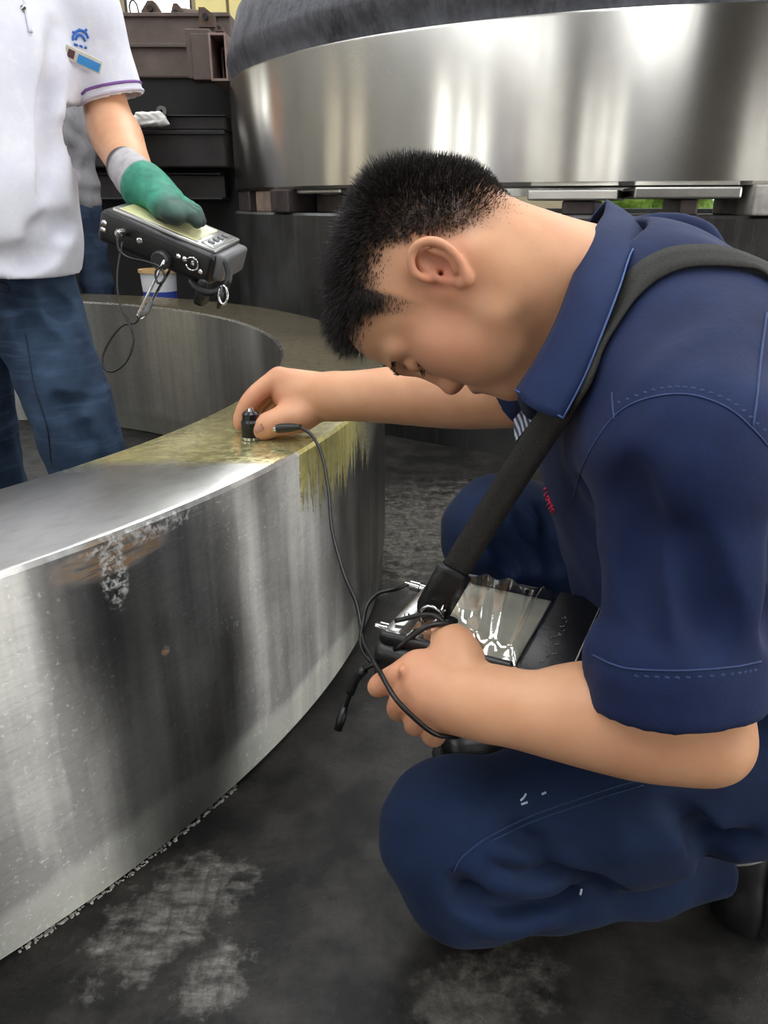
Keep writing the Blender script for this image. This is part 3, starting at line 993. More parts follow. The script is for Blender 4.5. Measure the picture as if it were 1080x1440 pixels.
def head_field():
    lo = HO - .20; hi = HO + .20
    nb = npv(NBASE)
    lo = np.minimum(lo, nb - .14); hi = np.maximum(hi, nb + .14)
    lo[0] = HO[0] - .16; lo[1] = HO[1] - .14
    f = Field(lo, hi, .0019)
    E_ = lambda c, r, k=.02, op='add', M=None: f.ell(hl(*c), r, k, op, HM if M is None else M)
    C_ = lambda a, b, r1, r2=None, k=.02, op='add', flat=None: f.cap(hl(*a), hl(*b), r1, r2, k, op, flat)
    E_((0, -.018, .030), (.076, .100, .080))
    E_((0, .010, .045), (.066, .078, .060), .03)
    E_((0, -.052, -.020), (.062, .060, .054), .04)
    E_((0, .038, -.035), (.058, .052, .078), .03)           # face mass
    for s in (-1, 1):
        C_((s * .056, -.004, -.030), (s * .050, .012, -.072), .020, .017, .03)      # ramus
        C_((s * .050, .012, -.074), (s * .016, .074, -.098), .019, .019, .025)      # jaw line
        E_((s * .042, .056, -.028), (.024, .024, .022), .03)                        # cheekbone
        E_((s * .036, .055, -.062), (.026, .028, .028), .03)                        # cheek
        C_((s * .010, .088, .018), (s * .046, .070, .020), .010, .009, .015)        # brow ridge
        E_((s * .031, .092, .002), (.016, .012, .010), .012, 'sub')                 # eye socket
        E_((s * .031, .078, .000), (.0145, .0125, .0125), .004)                     # closed lid over the eye
        C_((s * .018, .0895, -.0060), (s * .044, .0800, -.0050), .0014, .0012, .002, 'sub')  # lid line
        E_((s * .012, .093, -.043), (.0085, .010, .0075), .006)                     # nostril wing
        E_((s * .007, .099, -.052), (.0035, .005, .004), .002, 'sub')
    C_((0, .086, .012), (0, .096, -.036), .0075, .0095, .012)                       # nose
    E_((0, .098, -.039), (.012, .010, .009), .008)
    C_((-.018, .088, -.0665), (.018, .088, -.0665), .0065, .0065, .008)             # upper lip
    E_((0, .094, -.066), (.012, .007, .006), .006)
    C_((-.015, .088, -.0785), (.015, .088, -.0785), .0070, .0070, .008)             # lower lip
    C_((-.024, .094, -.0725), (.024, .094, -.0725), .0016, .0016, .003, 'sub')      # mouth line
    E_((0, .078, -.104), (.022, .018, .016), .02)                                   # chin
    # neck
    f.chain([(*hl(0, -.030, -.035), .053), (*hl(0, -.030, -.085), .053), (*(npv(NBASE) * .75 + .25 * hl(0, -.030, -.085)), .053), (*npv(NBASE), .046)], .03, n=3)
    f.cap(hl(0, .045, -.080), npv(NBASE) + Fh * .035 - Uh * .01, .030, .042, .04)    # throat
    f.cap(hl(-.062, -.032, -.040), npv(NBASE) + Fh * .075 - Uh * .03 + Rh * -.02, .014, .016, .03)   # neck muscle
    # ears
    for s in (-1, 1):
        tilt = math.radians(14)
        ez = npv((0, -math.sin(tilt), math.cos(tilt)))      # ear's long axis leans back
        ey = npv((0, math.cos(tilt), math.sin(tilt)))
        def e(u, v, o): return npv(hl(*(npv((s * (.072 + o), -.014, -.016)) + ey * u + ez * v + npv((0, 0, 0)))))
        Me = HM @ np.stack([npv((1, 0, 0)), ey, ez], 1)
        ang = math.radians(24) * s
        f.ell(e(-.006, .004, .006), (.006, .017, .029), .006, 'add', Me)
        f.ell(e(-.004, .000, .0125), (.007, .0105, .017), .004, 'sub', Me)          # concha
        f.ell(e(-.006, .016, .0125), (.005, .010, .008), .003, 'sub', Me)           # upper hollow
        hel = [(.010, .002, .006, .0030), (.014, .012, .009, .0033), (.012, .024, .012, .0036), (.002, .031, .015, .0038), (-.010, .030, .017, .0040),
               (-.019, .021, .018, .0040), (-.022, .008, .018, .0040), (-.019, -.006, .016, .0038), (-.012, -.018, .013, .0040), (-.004, -.027, .010, .0055), (.003, -.024, .007, .0045)]
        f.chain([(*e(u, v, o), r) for u, v, o, r in hel], .0025, n=4)
        f.chain([(*e(u, v, o), .0027) for u, v, o in [(-.012, .018, .012), (-.014, .006, .014), (-.012, -.008, .013), (-.004, -.014, .011)]], .003, n=3)   # antihelix
        f.cap(e(.008, -.004, .008), e(.006, .004, .008), .0035, .0028, .003)        # tragus
        f.cap(e(.001, -.001, .010), e(.006, .000, -.006), .0032, .002, .002, 'sub') # canal
    return f

# ---- the pose: joints of the crouching man (photo pixel, distance)
NBASE = W(880, 420, .835)
NS, FS = W(965, 640, .685), W(915, 412, .97)
NE, NWR = W(990, 1036, .735), W(662, 985, .765)
FE = W(735, 552, 1.13)
FWR = W(452, 558, 1.305)

def arm_fields():
    out = []
    # near (left) arm
    f = Field(npv(W(500, 900, .72)) * 0 + np.array([-.08, .46, .28]), np.array([.50, .86, .72]), .0021)
    sh, el, wr = npv(NS), npv(NE), npv(NWR)
    f.chain([(*sh, .044), (*(sh * .55 + el * .45), .044), (*(sh * .2 + el * .8), .042), (*el, .039)], .03)
    f.ell(npv(W(1006, 1046, .735)), (.026, .026, .026), .03)
    fm = el * .72 + wr * .28
    f.chain([(*el, .039), (*fm, .0435), (*(el * .4 + wr * .6), .037), (*(el * .12 + wr * .88), .0295), (*wr, .029)], .02, n=3, flat=None)
    f.cap(npv(W(930, 985, .725)), npv(W(830, 985, .745)), .030, .026, .04)
    # hand: back toward us, gripping the corner of the instrument
    P = lambda *a: npv(W(*a))
    mcp = [P(585, 935, .790), P(583, 962, .778), P(595, 990, .773), P(617, 1014, .776)]
    for q, r in zip(mcp, (.0145, .0145, .0135, .0125)):
        f.cap(wr * .85 + q * .15, q, .023, r, .016)
    f.ell(P(620, 968, .782), (.032, .026, .028), .02)
    # index: along the edge, tip to the left
    f.chain([(*mcp[0], .0135), (*P(556, 952, .792), .0115), (*P(540, 960, .800), .0105), (*P(530, 967, .808), .0098)], .005, n=3)
    f.chain([(*mcp[1], .0135), (*P(566, 985, .785), .0115), (*P(560, 996, .802), .0108), (*P(562, 1000, .818), .0098)], .005, n=3)
    f.chain([(*mcp[2], .0125), (*P(586, 1012, .784), .0108), (*P(584, 1020, .800), .0100), (*P(590, 1018, .816), .0092)], .005, n=3)
    f.chain([(*mcp[3], .0115), (*P(610, 1030, .787), .0098), (*P(609, 1036, .802), .0092), (*P(616, 1034, .816), .0085)], .005, n=3)
    # thumb: up and over the front edge of the case
    f.chain([(*P(655, 955, .780), .021), (*P(648, 922, .790), .0195), (*P(636, 905, .806), .0165), (*P(618, 896, .830), .0135), (*P(598, 892, .850), .0120), (*P(588, 893, .858), .0105)], .012, n=3)
    # skin web between the thumb and the first finger
    f.chain([(*P(622, 935, .792), .017), (*P(634, 918, .800), .013)], .02)
    f.ell(P(566, 942, .770), (.004, .004, .004), .01)
    out.append((f, 'near', P))
    # far (right) arm and hand
    g = Field(np.array([-.36, .86, .46]), np.array([.46, 1.40, .92]), .0022)
    sh, el, wr = npv(FS), npv(FE), npv(FWR)
    g.chain([(*sh, .055), (*(sh * .5 + el * .5), .052), (*el, .046)], .03)
    fm = el * .72 + wr * .28
    g.chain([(*el, .045), (*fm, .048), (*(el * .42 + wr * .58), .041), (*(el * .12 + wr * .88), .0345), (*wr, .0335)], .02, n=3)
    kn = [P(392, 531, 1.315), P(388, 537, 1.345), P(388, 546, 1.370), P(392, 556, 1.390)]
    for q, r in zip(kn, (.0175, .0165, .0155, .014)):
        g.cap(wr * .8 + q * .2, q, .026, r, .02)
    g.ell(P(418, 556, 1.325), (.040, .030, .032), .03)
    g.chain([(*kn[0], .0165), (*P(366, 549, 1.312), .0145), (*P(350, 566, 1.312), .0135), (*P(341, 584, 1.318), .0122), (*P(338, 597, 1.324), .0108)], .006, n=3)
    g.chain([(*kn[1], .0160), (*P(370, 556, 1.352), .0138), (*P(358, 570, 1.360), .0128), (*P(353, 583, 1.360), .0115), (*P(352, 592, 1.358), .0105)], .006, n=3)
    g.chain([(*kn[2], .0150), (*P(374, 564, 1.385), .0130), (*P(366, 577, 1.390), .0120), (*P(364, 588, 1.388), .0105)], .006, n=3)
    g.chain([(*kn[3], .0135), (*P(382, 572, 1.408), .0115), (*P(377, 583, 1.410), .0105), (*P(376, 592, 1.408), .0095)], .006, n=3)
    g.chain([(*P(432, 582, 1.300), .024), (*P(408, 590, 1.290), .0195), (*P(388, 594, 1.284), .0158), (*P(373, 600, 1.284), .0140), (*P(361, 606, 1.290), .0125)], .014, n=3)
    g.chain([(*P(412, 566, 1.305), .020), (*P(404, 580, 1.300), .014)], .02)
    out.append((g, 'far', P))
    return out

MAN = empty('person', (.35, .83, 0), 'man in navy work clothes crouching, head bowed, pressing a probe on the low ring', 'person')
hf = head_field()
Vh, Qh = hf.net(); Vh = relax(Vh, Qh, 1)
parts_ = [(Vh, Qh)]
ARMS = arm_fields()
for f, nm, P in ARMS:
    v, q = f.net(); parts_.append((relax(v, q, 2), q))
# hidden trunk that joins head and arms under the clothes
tf = Field((-.02, .55, .2), (.72, 1.15, .95), .012)
PEL = npv((.520, .865, .315)); CHE = npv((.370, .838, .630))
tf.chain([(*PEL, .08), (*(PEL * .5 + CHE * .5), .08), (*CHE, .085), (*(npv(NBASE) - (npv(NBASE) - CHE) * .3), .045)], .06)
tf.cap(npv(NS), npv(FS), .05, .05, .05)
v, q = tf.net(); parts_.append((v, q))
V = np.concatenate([p[0] for p in parts_])
off = np.cumsum([0] + [len(p[0]) for p in parts_])
Q = np.concatenate([p[1] + o_ for p, o_ in zip(parts_, off)])
body = link('body', mesh_np('body', V, Q), SKIN, MAN)
L = to_head(V)
isH = np.zeros(len(V), bool); isH[:len(Vh)] = True

ZY = np.array([-.12, -.085, -.062, -.048, -.036, -.026, .014, .020, .032, .040, .055, .072, .12])
ZZ = np.array([-.074, -.072, -.060, -.036, -.004, .030, .034, -.004, .002, .030, .052, .064, .064])
def hair_edge(L):
    """height above the hairline, in head coordinates"""
    return L[:, 2] - np.interp(L[:, 1], ZY, ZZ)
he = hair_edge(L)
scalp = sstep(he, -.010, .045) * .62 + sstep(he, .02, .07) * .38
scalp *= isH & (np.abs(L[:, 0]) < .0815 + 0 * he)
earzone = isH & (np.abs(L[:, 0]) > .0705) & (L[:, 1] > -.044) & (L[:, 1] < .010) & (L[:, 2] > -.052) & (L[:, 2] < .021)
scalp[earzone] = 0
scalp = np.where(isH & (np.linalg.norm(L, axis=1) < .17) & (L[:, 2] > -.095), scalp, 0)
flush = np.zeros(len(V))
eg = np.exp(-(((L - npv((-.076, -.014, -.018))) / npv((.03, .026, .032))) ** 2).sum(1)) * isH
ch = np.exp(-(((L - npv((-.045, .05, -.03))) / .04) ** 2).sum(1)) * isH
flush = np.maximum(flush, .75 * eg); flush = np.maximum(flush, .45 * ch)
ns = np.exp(-(((L - npv((0, .11, -.04))) / .025) ** 2).sum(1)) * isH
flush = np.maximum(flush, .4 * ns)
for (px, py, d, r) in [(560, 955, .79, .05), (590, 985, .78, .04), (365, 575, 1.31, .06), (395, 535, 1.32, .035)]:
    c_ = npv(W(px, py, d))
    flush = np.maximum(flush, .35 * np.exp(-(((V - c_) / r) ** 2).sum(1)))
lip = np.exp(-(((L - npv((0, .096, -.0725))) / npv((.018, .012, .0085))) ** 2).sum(1)) * isH
add_attr(body, 'scalp', scalp); add_attr(body, 'flush', flush); add_attr(body, 'lip', np.clip(lip * 1.3, 0, 1))

# ---- hair: blades growing from the scalp
def hair_mat():
    m = NT('black_hair')
    n = m.noise(m.coord(), 300, 2)
    return m.set(color=m.mix(m.ramp(n, .3, .7), rgb(20, 16, 16), rgb(42, 34, 32)), rough=.42, spec=.45)
HAIR = hair_mat()
def grow(name, roots, dirs, lens, bend, mat, parent, r0=.00036):
    """each strand: a tapering three-sided blade with two bends"""
    n = len(roots)
    d = dirs / np.linalg.norm(dirs, axis=1)[:, None]
    a = np.cross(d, rng.normal(size=(n, 3))); a /= np.linalg.norm(a, axis=1)[:, None]
    b = np.cross(d, a)
    Vv = []
    for t, r in ((0, 1), (.45, .8), (.8, .45)):
        c = roots + d * (lens * t)[:, None] + bend * (lens * t * t)[:, None]
        for k in range(3):
            Vv.append(c + (a * math.cos(k * 2.0944) + b * math.sin(k * 2.0944)) * r0 * r)
    Vv.append(roots + d * lens[:, None] + bend * lens[:, None])
    VV = np.stack(Vv, 1).reshape(-1, 3)
    base = (np.arange(n) * 10)[:, None]
    tris = []
    for s in (0, 3):
        for k in range(3):
            k2 = (k + 1) % 3
            tris += [(s + k, s + k2, s + 3 + k2), (s + k, s + 3 + k2, s + 3 + k)]
    for k in range(3):
        tris.append((6 + k, 6 + (k + 1) % 3, 9))
    T = (base[:, None, :] + np.array(tris)[None]).reshape(-1, 3)
    return link(name, mesh_np(name, VV, T), mat, parent)

me = body.data
N_ = np.zeros(len(V) * 3, np.float32); me.vertices.foreach_get('normal', N_); N_ = N_.reshape(-1, 3)
cand = np.nonzero(isH & (he > -.006) & (np.linalg.norm(L, axis=1) < .17) & ~earzone & (np.abs(L[:, 0]) < .080))[0]
wgt = .05 + sstep(he[cand], 0, .05)
cand = rng.choice(cand, 26000, p=wgt / wgt.sum())
hc = he[cand]; Lc = L[cand]; Nl = N_[cand] @ HM
ln = .0022 + .008 * sstep(hc, .005, .06) + .011 * sstep(Lc[:, 2], .03, .085) + .005 * sstep(-Lc[:, 1], .06, .1) * sstep(hc, .03, .08)
ln = ln + .010 * sstep(Lc[:, 1], .03, .08) * sstep(hc, 0, .03) * sstep(Lc[:, 2], .03, .07)
ln *= rng.uniform(.65, 1.15, len(cand))
flow = np.stack([Lc[:, 0] * 1.5, np.full(len(cand), .75), np.where(Lc[:, 2] > .07, .0, -.25)], 1)
flow[:, 1] += .6 * sstep(Lc[:, 1], .0, .08)
back = sstep(-Lc[:, 1], .04, .09)
flow[:, 1] -= back * .75; flow[:, 2] += back * .10
low = 1 - sstep(hc, .01, .05)
dl = Nl * (.75 - .3 * low)[:, None] + flow * (.55 + .25 * low)[:, None] + rng.normal(size=Nl.shape) * .12
dl -= Nl * np.minimum((dl * Nl).sum(1) - .18, 0)[:, None]
bend = (flow * .25 + rng.normal(size=Nl.shape) * .08) @ HM.T
hair = grow('hair', V[cand] - N_[cand] * .001, dl @ HM.T, ln, bend, HAIR, MAN)
hair['label'] = 'short black hair, clipped close at the sides'; hair['kind'] = 'stuff'

# eyebrows and lashes
hd = Caster(Vh, Qh)
for s in (-1, 1):
    R_ = []; D_ = []
    for k in range(130):
        t = rng.uniform(0, 1)
        p = hl(s * (.012 + .036 * t), .11 - .02 * t, .0205 + .006 * math.sin(t * 2.6) - .004 * t + rng.normal() * .0022)
        q, n = hd.near(p)
        R_.append(npv(q)); D_.append(npv(n) * .35 + HM @ npv((s * .9, -.1, .25 - .5 * t)))
    o = grow('eyebrow', np.array(R_), np.array(D_), rng.uniform(.005, .008, len(R_)), np.zeros((len(R_), 3)), HAIR, MAN, .0003)
    o['kind'] = 'stuff'
    R_ = []; D_ = []
    for k in range(90):
        t = k / 89
        p = hl(s * (.019 + .025 * t), .0925 - .011 * t, -.0066 + .001 * t)
        q, n = hd.near(p)
        R_.append(npv(q)); D_.append(npv(n) * .8 + HM @ npv((s * .3 * t, .1, -.7)))
    o = grow('eyelash', np.array(R_), np.array(D_), rng.uniform(.006, .009, 90), HM @ npv((0, .2, .2)) * np.ones((90, 1)), HAIR, MAN, .0004)
    o['kind'] = 'stuff'
# finger and thumb nails
nail_m = plain('finger_nail', rgb(232, 178, 156), .3, 0, .05, 40)
def nail(c, n, d, w_, l_):
    c, n, d = Vector(c), Vector(n).normalized(), Vector(d)
    d = (d - n * d.dot(n)).normalized(); s = n.cross(d)
    bm = bmesh.new()
    g = [[None] * 6 for _ in range(5)]
    for i in range(5):
        for j in range(6):
            u = (i / 4 - .5) * 2; v = j / 5 * 2 - 1
            ww = w_ * (1 - .35 * max(0, abs(v) - .4))
            p = c + s * (u * ww) + d * (v * l_) + n * (.0008 - u * u * w_ * .35)
            g[i][j] = bm.verts.new(p)
    for i in range(4):
        for j in range(5):
            bm.faces.new((g[i][j], g[i + 1][j], g[i + 1][j + 1], g[i][j + 1]))
    bmesh.ops.solidify(bm, geom=list(bm.faces), thickness=.0008)
    return link('fingernail', mesh_bm('fingernail', bm), nail_m, MAN)
ac = Caster(*parts_[2])
for (px, py), dv in (((364, 603), W(356, 608, 1.28) - W(372, 600, 1.28)),):
    h = ac(px, py, 0)
    if h: nail(h[0], h[1], dv, .0075, .0085)
# ================================================================== HIS CLOTHES
def cloth_mat(name, c0, c1, weave=900):
    m = NT(name)
    co = m.coord()
    n1 = m.noise(co, 7, 5, .6); n2 = m.noise(co, 45, 5, .65)
    wv = m.noise(m.mapping(co, (1, 1, 1)), weave, 2, .5)
    col = m.mix(m.ramp(n1, .3, .7), c0, c1)
    col = m.mix(m.math('MULTIPLY', m.ramp(n2, .5, .75), .25), col, tuple(min(1, v * 1.5) for v in c1[:3]) + (1,))
    b = m.bump(wv, .18, .0006)
    b = m.bump(n2, .16, .004, b)
    return m.set(color=col, rough=.78, spec=.25, sheen=.03, normal=b)
SHIRT = cloth_mat('navy_work_shirt', rgb(15, 26, 58), rgb(23, 38, 76))
TROU = cloth_mat('navy_work_trousers', rgb(12, 27, 54), rgb(20, 40, 74))
STITCH = plain('faded_seam', rgb(46, 63, 104), .8, 0, .2, 60)

LAT = npv(FS) - npv(NS); LAT /= np.linalg.norm(LAT)
AX = npv(NBASE) - PEL; AX /= np.linalg.norm(AX)
FRO = np.cross(AX, LAT); FRO /= np.linalg.norm(FRO)
if FRO[0] > 0: FRO = -FRO
TM = np.stack([LAT, FRO, AX], 1)

def folds(f, curves, r, k, op='sub', depth=.5):
    """press (or raise) soft creases along curves laid on the present surface"""
    for c in curves:
        pts = [f.snap(q, r * (1 - 2 * depth) * 1.0 if op == 'sub' else -r * .6) for q in spline(c, 5)]
        n = len(pts)
        for i in range(n - 1):
            if pts[i] is None or pts[i + 1] is None: continue
            t = (i + .5) / n
            e = math.sin(math.pi * t) ** .7
            sh = 0
            f.cap(pts[i], pts[i + 1], r * e + .0006, r * e + .0006, k, op)

def shirt_field():
    f = Field((.02, .48, .30), (.80, 1.20, .98), .0036)
    f.ell((.420, .850, .450), (.185, .180, .17), .05, M=TM)
    f.ell(npv((.372, .842, .615)) + FRO * .022, (.185, .165, .20), .08, M=TM)
    f.ell(npv(NBASE) - AX * .085 + FRO * .062, (.085, .066, .08), .06, M=TM)
    f.ell((.380, .855, .690), (.165, .120, .13), .08, M=TM)         # rounded upper back
    f.cap(npv(NS), npv(FS), .078, .080, .07)
    f.cap(npv(NBASE) - AX * .01, npv(NS) * .75 + npv(NBASE) * .25, .072, .070, .06)      # trapezius
    f.cap(npv(NBASE) - AX * .01, npv(FS) * .75 + npv(NBASE) * .25, .072, .070, .06)
    f.ell(npv(NBASE) - AX * .012, (.085, .088, .07), .04, M=TM)
    f.ell((.53, .865, .345), (.19, .17, .13), .06, M=TM)
    # near sleeve
    a, b = npv(NS), npv(NE)
    hem = W(948, 968, .722)
    d = b - a; d /= np.linalg.norm(d)
    f.chain([(*a, .080), (*(a * .62 + b * .38), .0775), (*npv(hem), .0765), (*(npv(hem) + d * .03), .0765)], .025)
    # raised turn-up band at the hem
    f.cap(npv(hem) - d * .026, npv(hem) + d * .03, .0818, .0815, .002)
    # far sleeve
    a2, b2 = npv(FS), npv(FE)
    d2 = b2 - a2; d2 /= np.linalg.norm(d2)
    hem2 = a2 + d2 * .19
    f.chain([(*a2, .088), (*hem2, .082)], .03)
    f.cap(hem2 - d2 * .025, hem2, .0848, .0845, .002)
    # creases
    P = lambda *q: npv(W(*q))
    cuts = [[P(800, 690, .745), P(812, 780, .735), P(832, 880, .735), P(838, 930, .735)],
            [P(905, 320, .905), P(950, 325, .90), P(1000, 350, .875)],
            [P(890, 335, .895), P(940, 345, .885), P(985, 365, .865)],
            [P(920, 306, .925), P(970, 312, .92), P(1020, 335, .90)],
            [P(1050, 380, .86), P(1072, 430, .82), P(1090, 500, .79)]]
    folds(f, cuts, .0045, .020)
    folds(f, [[P(898, 326, .90), P(945, 334, .893), P(992, 357, .87)], [P(910, 313, .915), P(960, 318, .91), P(1010, 342, .888)]], .004, .016, 'add')
    # soft drag lines on the sleeve
    folds(f, [[P(880, 660, .630), P(893, 760, .648), P(905, 860, .660)], [P(1050, 700, .66), P(1038, 820, .675), P(1034, 870, .69)],
              [P(960, 760, .618), P(985, 830, .640), P(990, 880, .652)]], .005, .03, 'sub', .35)
    folds(f, [[P(1068, 690, .70), P(1060, 760, .70), P(1056, 840, .70)]], .008, .03)
    def wr(Pn):
        u = Pn @ LAT; v = Pn @ AX; w_ = Pn @ FRO
        return (np.sin(u * 31 + 6 * np.sin(v * 13)) * np.sin(v * 17 + 3 * np.sin(w_ * 19)) +
                .6 * np.sin(v * 46 + 5 * np.sin(u * 21 + w_ * 15)) * np.sin(w_ * 27 + u * 9))
    f.wrinkle(.0021, wr)
    # hollow sleeves, neck opening, hem
    f.cap(npv(hem) + d * .055, npv(hem) + d * .14, .065, .070, .004, 'sub')
    f.cap(hem2 + d2 * .045, hem2 + d2 * .14, .072, .077, .004, 'sub')
    f.plane_cut(npv(hem) + d * .006 , d + npv(CAMR) * -.04, npv(hem) - .13 , npv(hem) + .14)
    nb = npv(NBASE)
    f.cap(nb + AX * .045 + FRO * .022, nb + AX * .2 + FRO * .03, .068, .078, .008, 'sub')
    f.cap(nb - AX * .05 + FRO * .065, nb + AX * .1 + FRO * .12, .034, .05, .01, 'sub')
    return f
sf = shirt_field()
shirt, Vs, Qs = skin_mesh('shirt', sf, SHIRT, MAN, 4)
shirt['label'] = 'navy short-sleeved work shirt'
SC = Caster(Vs, Qs)
def seam(pts, parent=shirt, caster=None, r=.0008, mat=STITCH, name='seam', off=.0004):
    p = (caster or SC).path(pts, off, 6)
    if len(p) > 2:
        return tube(name, p, r, mat, parent, 6)
seam([(806, 700), (820, 655), (848, 605), (880, 573), (925, 557), (975, 556), (1025, 575), (1060, 605), (1080, 628)])
seam([(864, 590), (862, 572), (861, 552)])
seam([(834, 921), (858, 933), (890, 941), (960, 943), (1030, 938), (1070, 930)], r=.0009)
seam([(1078, 440), (1070, 500), (1064, 560), (1058, 600)], r=.0010)
# row of puckered stitches beside the two main seams
for (pts) in ([(870, 566), (925, 547), (975, 546), (1030, 566), (1075, 605)], [(895, 951), (960, 953), (1030, 948), (1066, 942)]):
    sp = spline(pts, 9)
    for q in sp[::2]:
        h = SC(q[0], q[1], -.0002)
        if h:
            s_, u_ = frame_of(h[1])
            box('stitch', h[0], (.0040, .0022, .0014), plain('puckered_cloth', rgb(36, 52, 90), .8, 0, .2, 60), shirt, Matrix((s_, u_, h[1])).transposed(), .0005, 1)

# collar leaf: pairs of (neck edge, outer edge) from the far front tip, round the nape, to the near front tip
P = lambda *a: W(*a)
col_pairs = [(P(742, 590, .930), P(770, 622, .945)), (P(775, 500, .950), P(812, 540, .970)), (P(800, 395, .945), P(850, 420, .965)),
             (P(822, 322, .915), P(880, 335, .945)), (P(852, 281, .870), P(914, 334, .885)), (P(850, 298, .820), P(906, 338, .800)),
             (P(836, 322, .775), P(889, 352, .745)), (P(806, 385, .752), P(871, 405, .706)), (P(783, 445, .744), P(848, 465, .692)),
             (P(755, 500, .742), P(822, 530, .690)), (P(724, 548, .744), P(792, 588, .696))]
def collar(name, pairs, mat, parent, thick=.0032):
    A = spline([tuple(p[0]) for p in pairs], 5); B = spline([tuple(p[1]) for p in pairs], 5)
    bm = bmesh.new()
    rows = []
    m = 7
    for a, b in zip(A, B):
        a, b = Vector(a), Vector(b)
        rows.append([bm.verts.new(a.lerp(b, j / (m - 1))) for j in range(m)])
    # round the leaf: bulge away from the neck axis
    nbv = Vector(NBASE); ax = Vector(AX)
    for r in rows:
        for j, v in enumerate(r):
            t = j / (m - 1)
            o_ = v.co - nbv; o_ -= ax * o_.dot(ax)
            v.co += o_.normalized() * (.010 * math.sin(math.pi * t) ** .8)
    for i in range(len(rows) - 1):
        for j in range(m - 1):
            bm.faces.new((rows[i][j], rows[i + 1][j], rows[i + 1][j + 1], rows[i][j + 1]))
    bmesh.ops.recalc_face_normals(bm, faces=bm.faces)
    bmesh.ops.solidify(bm, geom=list(bm.faces), thickness=thick)
    o = link(name, mesh_bm(name, bm), mat, parent)
    return o, [v for v in A], [v for v in B]
COLLAR = cloth_mat('navy_collar', rgb(18, 31, 65), rgb(26, 43, 82))
co_, cA, cB = collar('collar', col_pairs, COLLAR, shirt)
nbv = Vector(NBASE)
edge = []
for b in cB[20:]:
    edge.append(Vector(b) + (W(540, 720, 0.0) - Vector(b)).normalized() * .002)
tube('collar_edge', edge, .0009, plain('worn_collar_edge', rgb(66, 90, 142), .8), shirt, 6)
tip = [Vector(cA[-1]) , Vector(cA[-1]).lerp(Vector(cB[-1]), .5), Vector(cB[-1])]
tube('collar_edge', [t + (Vector((0, 0, CAM_H)) - t).normalized() * .002 for t in tip], .0009, plain('worn_collar_edge', rgb(66, 90, 142), .8), shirt, 6)
# inner stand of the collar
st_pairs = [(a + (b - a) * .06, a + (b - a) * .25 - Vector(AX) * .030) for a, b in col_pairs]
collar('collar_stand', st_pairs, plain('collar_inside', rgb(14, 20, 40), .85), shirt, .0025)
# striped under-shirt corner at the throat
us = bmesh.new()
q = [P(722, 590, .742), P(741, 568, .742), P(752, 588, .738), P(738, 604, .738), P(724, 622, .742)]
us.faces.new([us.verts.new(v) for v in q])
bmesh.ops.solidify(us, geom=list(us.faces), thickness=.003)
ust = NT('striped_lining')
sx = ust.mapping(ust.coord(), (1, 1, 1), rot=(0, .6, .4))
wvn = ust.n('ShaderNodeTexWave'); ust.l(sx, wvn.inputs[0]); wvn.inputs['Scale'].default_value = 75
ust.set(color=ust.mix(ust.ramp(wvn.outputs['Fac'], .45, .55), rgb(205, 208, 215), rgb(70, 80, 110)), rough=.8)
link('striped_lining', mesh_bm('striped_lining', us), ust.m, shirt, False)
bm = bmesh.new()
q = [P(724, 565, .762), P(778, 590, .748), P(775, 622, .758), P(745, 642, .768), P(728, 632, .772), P(723, 600, .772)]
bm.faces.new([bm.verts.new(v) for v in q])
bmesh.ops.solidify(bm, geom=list(bm.faces), thickness=.004)
link('placket', mesh_bm('placket', bm), plain('collar_inside', rgb(14, 20, 40), .85), shirt, False)
# red embroidered lettering on the chest
RED = plain('red_thread', rgb(206, 40, 80), .7, 0, .15, 90)
ltr = [[(757, 672), (761, 680)], [(758, 684), (763, 676), (765, 690)], [(762, 694), (768, 686)], [(762, 694), (765, 704)], [(765, 700), (770, 692)],
       [(766, 706), (772, 697), (774, 708)], [(768, 704), (774, 702)], [(768, 714), (775, 704)], [(775, 704), (777, 714)], [(770, 718), (778, 710)], [(774, 724), (779, 714), (780, 722)]]
for s_ in ltr:
    p = SC.path(s_, .0008, 3)
    if len(p) > 1: tube('lettering', p, .0011, RED, shirt, 5)

